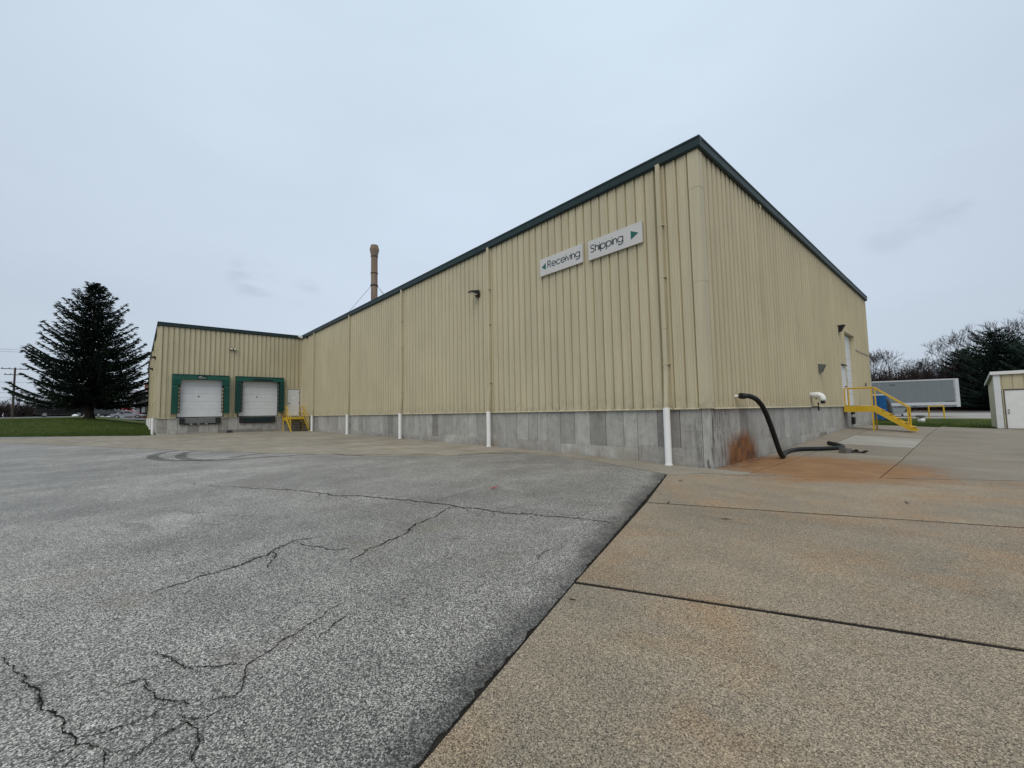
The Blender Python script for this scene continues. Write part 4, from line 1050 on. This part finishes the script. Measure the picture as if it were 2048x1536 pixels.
# local x: front (0) to rear; local -y? camera side is local +y
Lt, zf, zt = 13.6, 1.02, 3.95
mb = MB(); mb.box(.0,Lt,-2.5,-.02,zf+.45,zt-.13); mb.build('box_body', 'trailer_white', t, True)
for i in range(11):
    x = .35+i*1.2; mb = MB(); mb.box(x+.012,x+1.188,-.02,.0,zf+.50,zt-.16); pn = mb.build('side_panel', 'trailer_side', t, True)
    mb = MB(); mb.box(x-.02,x+.02,-.018,.008,zf+.55,zt-.9); mb.build('post', 'post_grey', pn, True)
mb = MB(); mb.box(0,Lt,-.02,.03,zt-.13,zt); mb.build('top_rail', 'trailer_white', t, True)
mb = MB(); mb.box(0,Lt,-.02,.035,zf+.20,zf+.49); mb.build('side_rail', 'trailer_white', t, True)
mb = MB(); mb.box(0,Lt,-2.5,.03,zf,zf+.19); mb.build('bottom_rail', 'trailer_side', t, True)
mb = MB(); mb.box(-.02,.27,-.02,.04,zf,zt); mb.build('corner_post', 'trailer_white', t, True)
mb = MB(); mb.box(-.03,-.0,-2.5,-.02,zf,zt); mb.build('front_wall', 'trailer_white', t, True)
for x in (1.2,3.4,4.6,6.6,8.2):
    mb = MB(); mb.box(x,x+.3,.031,.04,zf+.06,zf+.12); mb.build('marker_light', 'dark_steel', t, True)
mb = MB(); mb.box(.35,1.1,.0,.012,zf+.53,zf+.6); mb.box(5.0,5.5,.0,.012,zt-.5,zt-.42); mb.build('marking', 'dark_steel', t, True)
for y in (-.35,-2.1):
    mb = MB(); mb.bar((4.0,y,.0),(4.0,y,zf),.14); mb.bar((4.0,y,.35),(3.2,y,zf),.08); mb.box(3.82,4.18,y-.15,y+.15,-.0,.06); mb.build('landing_leg', 'dark_steel', t, True)
mb = MB(); mb.hexa([(4.6,-.06,.25),(10.,-.06,.25),(10.,-.0,.25),(4.6,-.0,.25)], [(4.2,-.06,zf-.04),(10.,-.06,zf-.04),(10.,0,zf-.04),(4.2,0,zf-.04)]); mb.build('side_skirt', 'post_grey', t, True)
for x in (10.9,12.1):
    for y in (-.3,-2.2):
        mb = MB(); mb.tube([(x,y-.13,.5),(x,y+.13,.5)], .5, 18); wl = mb.build('wheel', 'black_rubber', t, True)
        mb = MB(); mb.tube([(x,y+.131,.5),(x,y+.15,.5)], .28, 12); mb.build('rim', 'rim', wl, True)

# blue container in front of trailer
t = thing('dumpster', (-.98,37.3,G(-.98,37.3)), 'blue steel dumpster with pale lid edge just past the warehouse corner', 'dumpster', R(0))
mb = MB(); mb.hexa([(-1.7,0,.1),(.30,0,.1),(.30,1.6,.1),(-1.7,1.6,.1)], [(-1.7,-.05,2.15),(.22,-.05,2.15),(.22,1.6,2.15),(-1.7,1.6,2.15)]); mb.build('bin', 'blue', t, True)
for x in (-1.4,-.8,-.2): 
    mb = MB(); mb.box(x,x+.09,-.11,-.045,.15,2.05); mb.build('rib', 'blue', t, True)
mb = MB(); mb.box(-1.75,.0,-.1,1.65,2.15,2.25); mb.build('lid', 'white_paint', t, True)
mb = MB(); mb.hexa([(.31,.1,.2),(.55,.2,.3),(.55,1.4,.3),(.31,1.5,.2)], [(.23,.1,1.9),(.38,.2,1.5),(.38,1.4,1.5),(.23,1.5,1.9)]); mb.build('side_chute', 'dark_steel', t, True)
for x in (-1.5,.1):
    mb = MB(); mb.tube([(x,.1,.06),(x,.2,.06)], .07, 8); mb.build('caster', 'dark_steel', t, True)
# yellow barrier
x0, y0_, x1, y1_ = 1.38, 45.0, 2.32, 46.1
t = thing('pipe_barrier', (x0,y0_,G(x0,y0_)), 'yellow pipe barrier frame on the grass edge in front of the trailer', 'barrier')
za, zb = G(x0,y0_), G(x1,y1_)
for x, y, z in ((x0,y0_,za),(x1,y1_,zb)):
    mb = MB(); mb.tube([(x,y,z-.05),(x,y,1.30)], .055, 8); mb.build('post', 'yellow', t)
mb = MB(); mb.tube([(x0,y0_,1.28),(x1,y1_,1.28)], .05, 8); mb.build('top_bar', 'yellow', t)
# well head
wx, wy = 1.5, 34.2; wz = G(wx, wy)
t = thing('well_cap', (wx,wy,wz), 'white rounded well head with a dark cap standing on the right lawn', 'well head')
def lathe2(prof, x, y, n=16):
    mb = MB()
    for r_, z in prof:
        for k in range(n): a = 2*math.pi*k/n; mb.v.append((x+r_*math.cos(a), y+r_*math.sin(a), z))
    for i in range(len(prof)-1):
        for k in range(n): mb.f.append((i*n+k, i*n+(k+1)%n, (i+1)*n+(k+1)%n, (i+1)*n+k))
    mb.f.append(tuple((len(prof)-1)*n+k for k in range(n))); return mb
lathe2([(.10,wz-.02),(.20,wz+.06),(.22,wz+.18),(.18,wz+.32),(.12,wz+.36)], wx, wy).build('base', 'white_paint', t, smooth=True)
mb = lathe2([(.15,wz+.365),(.26,wz+.365),(.26,wz+.52),(.10,wz+.54)], wx-.05, wy); mb.build('cap', 'grey_frame', t)

# ================================================================== VEGETATION
def conifer(name, x, y, ht, rmax, label, mat, whorls, zlow, pw, seed, per=8, droop=.25, dens=1.0, group=None, lf=(.05,.35,.5)):
    rs = np.random.default_rng(seed); z0 = G(x, y)
    t = thing(name, (x,y,z0), label, 'tree', group=group)
    mb = MB(); mb.tube([(x,y,z0-.1),(x,y,z0+.5),(x+.05,y,z0+ht*.5),(x,y,z0+ht*.97)], [rmax*.085,rmax*.062,rmax*.035,.02], 9); mb.build('trunk', 'bark', t)
    lim = MB(); V = []; Fc = []
    for w in range(whorls):
        f = (w+.5)/whorls; zz = zlow+(ht-zlow)*f**.95; tt = (zz-zlow)/(ht-zlow)
        r_ = rmax*(1-tt)**pw
        nb = max(4, int(per*(1-.45*tt)))
        for b in range(nb):
            an = 2*math.pi*(b+rs.random()*.8)/nb+w*1.3
            L = r_*rs.uniform(.62, 1.15)
            if L < .25: L = .25
            ns = max(4, int(L/.30)); zst = zz+rs.uniform(-.25,.25)
            pts = []
            lift = rs.uniform(lf[0],lf[1])+tt*lf[2]
            for i in range(ns+1):
                q = i/ns; pts.append(np.array([x+math.cos(an)*L*q, y+math.sin(an)*L*q, z0+zst+L*(-droop*4*q*(1-q)*.6+lift*q*q)]))
            lim.tube(pts[::max(1,ns//3)]+([pts[-1]] if ns % max(1,ns//3) else []), .02+.012*L, 3, False)
            for i in range(1, ns+1):
                q = i/ns; wd = .26+.46*(1-q)*min(1.4,L*.3)
                m = int((7+5*(1-q))*dens)
                base = pts[i]
                for k in range(m):
                    sd_ = rs.uniform(-1,1)*wd; off = np.array([-math.sin(an)*sd_, math.cos(an)*sd_, -abs(sd_)*.28+rs.uniform(-.10,.10)])
                    c = base+off+rs.normal(0,.06,3)
                    ln = rs.uniform(.16,.34); wdt = rs.uniform(.04,.085)
                    dirv = np.array([math.cos(an)*.7-math.sin(an)*sd_*1.1, math.sin(an)*.7+math.cos(an)*sd_*1.1, rs.uniform(-.25,.35)]); dirv /= np.linalg.norm(dirv)
                    sv = np.cross(dirv, rs.normal(0,1,3)); sv /= (np.linalg.norm(sv)+1e-6)
                    n = len(V); V += [c-dirv*ln*.4-sv*wdt*.6, c-dirv*ln*.4+sv*wdt*.6, c+dirv*ln*.6+sv*wdt*.35, c+dirv*ln*.6-sv*wdt*.35]
                    Fc.append((n,n+1,n+2,n+3))
    lim.build('limbs', mat, t, fix=False)
    me = bpy.data.meshes.new('crown'); ox = ORG[t.name]
    A = np.array(V)-np.array(ox); me.from_pydata(A.tolist(), [], Fc); me.materials.append(M[mat]); me.update()
    o = bpy.data.objects.new('crown', me); COL.objects.link(o); o.parent = t
    return t
conifer('spruce_tree', -59.6, -14.1, 14.6, 5.9, 'large dark spruce tree on the lawn left of the dock wing', 'needle', 40, 1.5, .66, 3, 11, .22, 1.65, lf=(.0,.14,.40))
def push(x, y, k): return 4.27+(x-4.27)*k, -10.26+(y+10.26)*k
for i, (x, y, ht, rm, lab) in enumerate((
    (6.4,66.,10.6,5.2,'tall dark evergreen tree behind the shed with the highest pointed top'),
    (3.7,70.,8.4,4.0,'lower dark evergreen tree at the left side of the evergreen clump'),
    (10.5,64.,10.0,5.0,'dark evergreen tree cut by the right edge of the photo'),
    (8.2,76.,9.6,4.5,'dark evergreen tree deep behind the clump over the shed roof'))):
    x, y = push(x, y, 1.36)
    conifer('evergreen_tree', x, y, ht*1.20, rm*1.36, lab, 'needle2', 26, .3, .45, 20+i, 13, .12, 1.5, 'evergreen trees behind the shed', lf=(.0,.2,.35))

def bare_tree(x, y, ht, spread, label, seed, group, levels=5):
    rs = random.Random(seed); z0 = G(x, y)
    t = thing('bare_tree', (x,y,z0), label, 'tree', group=group)
    tr, cr = MB(), MB()
    def grow(p, d, L, r_, lv):
        k = 3; pts = [p]; rad = [r_]
        for i in range(k):
            d = (d+Vector((rs.gauss(0,.12), rs.gauss(0,.12), rs.gauss(.09,.09)))).normalized()
            pts.append(pts[-1]+d*L/k); rad.append(r_*(1-.38*(i+1)/k))
        (tr if lv <= 1 else cr).tube(pts, rad, 6 if lv == 0 else 4 if lv < 3 else 3, False)
        if lv >= levels: return
        nb = rs.choice((2,3,3)) if lv < levels-1 else 4
        for b in range(nb):
            an = rs.uniform(0, 2*math.pi); tilt = rs.uniform(.28,.66)*spread
            a = d.orthogonal().normalized(); bq = d.cross(a)
            nd = (d*math.cos(tilt)+(a*math.cos(an)+bq*math.sin(an))*math.sin(tilt)).normalized()
            st = pts[-1] if b < 2 else pts[rs.choice((2,2,3))]
            grow(st, nd, L*rs.uniform(.62,.86), max(.018, rad[-1]*rs.uniform(.66,.86)), lv+1)
    grow(Vector((x,y,z0-.1)), Vector((rs.gauss(0,.05), rs.gauss(0,.05), 1)), ht*.27, ht*.026, 0)
    tr.build('trunk', 'bark', t, fix=False); cr.build('crown', 'twig', t, fix=False)
    return t
g1 = 'bare trees behind the trailer'
for i, a in enumerate(((-4.6,60,8.6,1.0,'bare tree right against the far edge of the warehouse wall'),
    (-2.1,61,8.4,1.0,'thin bare tree standing alone above the left half of the trailer'),
    (-.2,68,7.2,1.1,'short bare tree low above the middle of the trailer'),
    (1.6,64,9.2,1.15,'wide bare tree with fanned branches above the right end of the trailer'),
    (2.6,66,10.2,1.0,'bare tree just left of the evergreen clump'),
    (7.6,72,13.4,.9,'tall bare tree reaching up behind the evergreen clump'),
    (9.8,80,14.0,.9,'pale bare tree top behind the right hand evergreen'),
    (-6.5,70,8.6,1.1,'bare tree half hidden behind the warehouse corner'),
    (.6,76,8.0,1.1,'far bare tree between the lone tree and the fanned tree'))):
    bare_tree(*push(a[0],a[1],1.42), a[2]*1.45, a[3], a[4], 40+i, g1, 6)
g2 = 'bare trees along the road at far left'
for i, a in enumerate(((-128,-33.5,6.6,1.2,'bare tree at the far left edge of the photo'),
    (-130,-29.5,7.2,1.1,'bare tree behind the utility pole'),(-131,-26.,6.8,1.2,'low bare tree between the pole and the black pickup'),
    (-133,-22.5,7.4,1.1,'bare tree behind the black pickup truck'), (-136,-13.,8.,1.1,'bare tree behind the parked cars right of the spruce trunk'), (-134,-17.5,7.,1.2,'bare tree behind the spruce trunk'))):
    bare_tree(*a[:4], a[4], 70+i, g2, 5)
def thicket(name, segs, n, hmin, hmax, label, seed):
    rs = random.Random(seed); mb = MB()
    for i in range(n):
        (xa,ya),(xb,yb) = rs.choice(segs); f = rs.random(); x = xa+(xb-xa)*f+rs.uniform(-2.5,2.5); y = ya+(yb-ya)*f+rs.uniform(-2.5,2.5)
        z = G(x,y)-.1; h = rs.uniform(hmin,hmax); p = Vector((x,y,z)); d = Vector((rs.gauss(0,.25),rs.gauss(0,.25),1)).normalized()
        pts = [p]
        for k in range(3):
            d = (d+Vector((rs.gauss(0,.22),rs.gauss(0,.22),0))).normalized(); pts.append(pts[-1]+d*h/3)
        mb.tube(pts, [.07,.055,.04,.022], 3, False)
        for k in range(5):
            q = pts[rs.choice((1,2,2,3))]; e = q+Vector((rs.gauss(0,.6),rs.gauss(0,.6),rs.uniform(.2,1.0)))
            mb.tube([q,e], [.03,.014], 3, False)
    o = mb.build(name, 'thicket', fix=False); return tag(o, label, 'shrubs', kind='stuff')
thicket('thicket', [((-18,94),(9,98)),((-16,98),(20,102)),((-14,104),(24,110))], 5600, 3.0, 8.2, 'tangle of dark leafless brush behind the parking lot', 5)
thicket('roadside_brush', [((-124,-36),(-126,-16)),((-127,-30),(-129,-6))], 1100, 1.2, 3.4, 'low grey brush along the far road on the left', 6)
# dark barn beyond the brush
t = thing('barn', (-6,112,G(-6,112)), 'long dark brown barn roof behind the leafless brush', 'barn', R(6))
mb = MB(); mb.box(-22,26,0,9,0,3.4); mb.build('wall', 'barn', t, True)
mb = MB(); mb.prism([(-.5,3.3),(4.5,5.6),(9.5,3.3),(4.5,5.3)], -22.5, 26.5, 'x'); mb.build('roof', 'barn', t, True)
for i in range(5):
    mb = MB(); mb.box(-17+i*9,-14+i*9,-.04,-.005,.1,2.8); mb.build('door', 'thicket', t, True)

# grass blades
def blades(poly_fn, n, seed, name, label):
    rs = np.random.default_rng(seed); V, Fc = [], []
    k = 0
    while k < n:
        p = poly_fn(rs)
        if p is None: continue
        x, y = p; z = G(x,y)-.01; h = rs.uniform(.04,.10); a = rs.uniform(0,6.28); w = .012
        m = len(V); V += [(x-w*math.cos(a),y-w*math.sin(a),z),(x+w*math.cos(a),y+w*math.sin(a),z),(x+rs.normal(0,.03),y+rs.normal(0,.03),z+h)]; Fc.append((m,m+1,m+2)); k += 1
    me = bpy.data.meshes.new(name); me.from_pydata(V, [], Fc); me.materials.append(M['blade']); o = bpy.data.objects.new(name, me); COL.objects.link(o)
    return tag(o, label, 'grass', kind='stuff')
def pl_(rs):
    f = rs.random(); x = -33.9-f*24; y0 = np.interp(-x, [33.7,35.76,37.83,46.5,62], [-9.35,-13.28,-16.78,-30,-45])
    y = rs.uniform(max(y0,-26), -9.5)
    return (x, y) if y > y0+.05 else None
def pr_(rs): return (rs.uniform(-1,9), rs.triangular(24.6,24.7,44)) if rs.random() < .5 else (rs.uniform(-.5,2.85), rs.uniform(23.2,30))
blades(pl_, 42000, 1, 'grass', 'mown green grass blades of the left lawn')
blades(pr_, 22000, 2, 'grass', 'mown green grass blades of the right lawn')

# ================================================================== VEHICLES far left
def wheels(t, xs, hw, r_):
    for x in xs:
        for y in (-hw, hw):
            s = 1 if y > 0 else -1
            mb = MB(); mb.tube([(x,y-.1*s,r_),(x,y+.1*s,r_)], r_, 16); w = mb.build('wheel', 'black_rubber', t, True)
            mb = MB(); mb.tube([(x,y+.1*s,r_),(x,y+.115*s,r_)], r_*.6, 12); mb.build('rim', 'rim', w, True)
def loft(prof_lo, prof_hi, hw, hw2):   # side profile extruded with tumblehome
    pass
def cabin(mb, x0, x1, x2, x3, z0, z1, hw, hw2):
    mb.hexa([(x0,-hw,z0),(x3,-hw,z0),(x3,hw,z0),(x0,hw,z0)], [(x1,-hw2,z1),(x2,-hw2,z1),(x2,hw2,z1),(x1,hw2,z1)])
def body_shell(mb, prof, hw, cr=.1):
    # prof: closed ring (x,z); extruded in y with a chamfered shoulder
    n = len(prof); ys = [(-hw, .985), (-hw+cr*.4, 1.0), (hw-cr*.4, 1.0), (hw, .985)]
    cx = sum(q[0] for q in prof)/n; cz = sum(q[1] for q in prof)/n; st = len(mb.v)
    for y, s in ys:
        for x, z in prof: mb.v.append((cx+(x-cx)*s, y, cz+(z-cz)*(s if s == 1 else .93)))
    for i in range(3):
        for k in range(n): mb.f.append((st+i*n+k, st+i*n+(k+1)%n, st+(i+1)*n+(k+1)%n, st+(i+1)*n+k))
    mb.f += [tuple(st+k for k in range(n)), tuple(st+3*n+k for k in range(n))[::-1]]
def lights(t, xf, xr, z, hw):
    for y in (-hw, hw):
        mb = MB(); mb.box(xf-.04,xf+.015,y-.16,y+.16,z-.07,z+.07); mb.build('headlight', 'lens', t, True)
        mb = MB(); mb.box(xr-.015,xr+.04,y-.12,y+.12,z-.08,z+.1); mb.build('tail_light', 'car_red', t, True)
def pickup(x, y, rz_, label):
    t = thing('pickup_truck', (x,y,G(x,y)-.02), label, 'pickup truck', rz_)
    mb = MB(); body_shell(mb, [(-2.85,.55),(-2.85,1.12),(-.95,1.14),(.95,1.14),(2.55,1.05),(2.8,.9),(2.82,.5),(2.3,.42),(-2.3,.45)], .95); mb.build('body', 'car_black', t, True, smooth=False)
    mb = MB(); cabin(mb, -.95,-.72,.55,1.25,1.13,1.82,.88,.72); mb.build('cab', 'car_black', t, True)
    for s in (-1, 1):
        mb = MB(); a = s*.895; b = s*.735
        mb.add([(-.78,a,1.2),(.05,a,1.2),(.02,b,1.74),(-.64,b,1.74)], [(0,1,2,3)]); mb.add([(.13,a,1.2),(1.06,a,1.2),(.54,b,1.74),(.10,b,1.74)], [(0,1,2,3)]); mb.build('side_window', 'glass', t, True, fix=False)
    mb = MB(); mb.add([(1.235,-.8,1.17),(1.235,.8,1.17),(.60,.66,1.79),(.60,-.66,1.79)], [(0,1,2,3)]); mb.build('windscreen', 'car_silver', t, True, fix=False)  # silver paint instead of glass: a highlight put into the windscreen colour
    mb = MB(); mb.box(-2.8,-.98,-.93,.93,1.13,1.2); mb.build('bed_cover', 'car_grey', t, True)
    wheels(t, (-1.75,1.85), .86, .4); lights(t, 2.82, -2.86, .85, .7)
    return t
def car(x, y, rz_, mat, label, L=4.6, h=1.5, kind='sedan', grp='small cars parked beyond the spruce'):
    t = thing('parked_car', (x,y,G(x,y)-.02), label, 'car', rz_, grp)
    hl = L/2; zb = .88 if kind == 'sedan' else 1.0
    mb = MB(); body_shell(mb, [(-hl,.45),(-hl,zb-.05),(-hl+.5,zb),(hl-1.2,zb),(hl-.25,zb-.15),(hl,.62),(hl-.05,.35),(-hl+.1,.32)], .88); mb.build('body', mat, t, True)
    mb = MB()
    if kind == 'sedan': cabin(mb, -hl+.75,-hl+1.45,.25,1.15,zb-.01,h,.82,.62)
    else: cabin(mb, -hl+.08,-hl+.35,.35,1.15,zb-.01,h,.84,.68)
    mb.build('cabin', mat, t, True)
    for s in (-1, 1):
        mb = MB(); a = s*.825; b = s*.66; xa = -hl+(1.0 if kind == 'sedan' else .35)
        mb.add([(xa,a*1.01,zb+.06),(.95,a*1.01,zb+.06),(.25,b*1.03,h-.09),(xa+.45,b*1.03,h-.09)], [(0,1,2,3)]); mb.build('side_window', 'glass', t, True, fix=False)
    wheels(t, (-hl+.85,hl-.85), .8, .33); lights(t, hl, -hl, .66, .62)
    return t
pickup(-91.5, -19.1, R(97), 'black pickup truck facing right beside the spruce trunk')
car(-107,-15.6, R(92), 'car_white', 'white hatchback just right of the spruce trunk', 4.2, 1.6, 'suv')
car(-104,-13.8, R(60), 'car_grey', 'dark grey suv between the white cars', 4.7, 1.75, 'suv')
car(-109,-12.4, R(100), 'car_white', 'white car partly behind the silver car', 4.3, 1.5)
car(-103,-11.6, R(86), 'car_silver', 'silver sedan nearest the white shop post', 4.6, 1.45)
car(-112,-11.9, R(95), 'car_red', 'red van roof above the parked white car', 4.8, 2.2, 'suv')
# white boulders on the lawn edge
for i, (x, y, lab) in enumerate(((-85.2,-17.1,'white painted rock at the lawn edge in front of the pickup'),(-85.4,-15.9,'smaller white rock at the lawn edge near the spruce trunk'))):
    z = G(x,y); mb = MB(); rs = random.Random(i); pr = [(.05,0),(.38,.06),(.36,.22),(.22,.36),(.05,.42)]
    o = lathe2([(r_*rs.uniform(.9,1.1), z+q) for r_, q in pr], x, y, 10).build('rock', 'white_paint', smooth=True, at=(x,y,z)); tag(o, lab, 'rock')
# shop with canopy
t = thing('shop_building', (-118,-5.5,G(-118,-5.5)), 'low shop with a white roof band, poster windows and brick base', 'shop', R(4))
mb = MB(); mb.box(-9,0,-6,6.5,.7,3.6); mb.build('wall', 'trailer_white', t, True)
mb = MB(); mb.box(-9,.03,-6,6.5,0,.698); mb.build('brick_base', 'brick', t, True)
mb = MB(); mb.box(-10,3.2,-6.4,7,4.9,6.0); mb.build('canopy', 'trailer_white', t, True)
mb = MB(); mb.box(-8.8,2.9,-6.2,6.8,3.6,4.9); mb.build('canopy_soffit', 'grey_frame', t, True)
for y in (-4.4,-2.9,-1.4,.1,1.6):
    mb = MB(); mb.box(.005,.06,y,y+1.2,1.0,3.1); w = mb.build('window', 'glass', t, True)
    mb = MB(); mb.box(.06,.07,y+.3,y+.9,1.4,2.6); mb.build('poster', 'white_paint', w, True)
for y in (-5.6, 6.0):
    mb = MB(); mb.box(2.6,3.0,y-.25,y+.25,0,4.9); mb.build('post', 'trailer_white', t, True)
mb = MB(); mb.box(-9.5,-2,-3,5,6.0,8.4); mb.build('upper_wall', 'brick', t, True)
# utility pole with wires
x, y = -106.3, -26.2; z = G(x,y)
t = thing('utility_pole', (x,y,z), 'dark wooden utility pole with crossarms at the far left', 'utility pole')
mb = MB(); mb.tube([(x,y,z-.2),(x,y,z+8.6)], [.17,.12], 8); mb.build('pole', 'wood_pole', t)
for zz, w in ((8.3,1.6),(7.3,1.2)):
    mb = MB(); mb.box(x-.06,x+.06,y-w,y+w,z+zz,z+zz+.12); mb.build('crossarm', 'wood_pole', t)
    for q in (-.9,-.4,.4,.9):
        m2 = MB(); m2.tube([(x,y+q*w,z+zz+.12),(x,y+q*w,z+zz+.3)], .05, 6); m2.build('insulator', 'vent', t)
for j, (dy, zz) in enumerate(((-1.2,11.8),(1.2,12.2),(-.9,6.6),(.4,4.8),(-.4,4.0))):
    pts = []
    for i in range(17):
        f = i/16; pts.append((x-2+6*f, y+dy-30+60*f*1.0, z+zz-1.0*4*f*(1-f)*.6))
    mb = MB(); mb.tube(pts, .018, 4, False); mb.build('wire', 'wire', t, fix=False)

# ================================================================== small litter on the paving
def leaf(x, y, s, rz_, mat, lab, cat, name='dead_leaf'):
    z = G(x,y)+.006; mb = MB()
    c, sn = math.cos(rz_), math.sin(rz_)
    ring = [(-1,0,.3),(-.4,.45,0.1),(.3,.5,.25),(1,.05,.6),(.35,-.45,.2),(-.4,-.4,.05)]
    vs = [(x+s*(c*a-sn*b), y+s*(sn*a+c*b), z+s*h) for a, b, h in ring]+[(x, y, z+.002)]
    mb.add(vs, [(i,(i+1)%6,6) for i in range(6)])
    tag(mb.build(name, mat, at=(x,y,z), fix=False), lab, cat)
leaf(.20,-2.05,.05,.4,'leaf','small dark leaf on the concrete near the asphalt tip','leaf')
leaf(.95,-4.0,.035,1.2,'leaf','small dark leaf beside the second concrete joint','leaf')
leaf(3.5,-1.6,.04,2.2,'leaf','dark leaf far right on the concrete below the hose','leaf')
leaf(-1.9,-5.2,.09,.9,'car_red','reddish dead leaf on the asphalt above the long crack','leaf')
leaf(1.05,-8.6,.02,.9,'leaf','tiny brown leaf on the asphalt in the foreground','leaf')
def twig(x, y, L, rz_, lab):
    z = G(x,y)+.008; mb = MB(); d = Vector((math.cos(rz_), math.sin(rz_), 0)); n = Vector((-d.y, d.x, 0)); p = Vector((x,y,z))
    mb.tube([p-d*L/2, p-d*L*.1+n*L*.06, p+d*L/2], [.004,.005,.003], 5); mb.tube([p-d*L*.1+n*L*.06, p+d*L*.12+n*L*.2], [.004,.002], 4)
    tag(mb.build('twig', 'leaf', at=(x,y,z), fix=False), lab, 'twig')
twig(2.02,-7.62,.05,.5,'short dark twig on the concrete beside the asphalt edge')
twig(1.95,-4.35,.12,.5,'thin dark twig on the middle concrete slab')
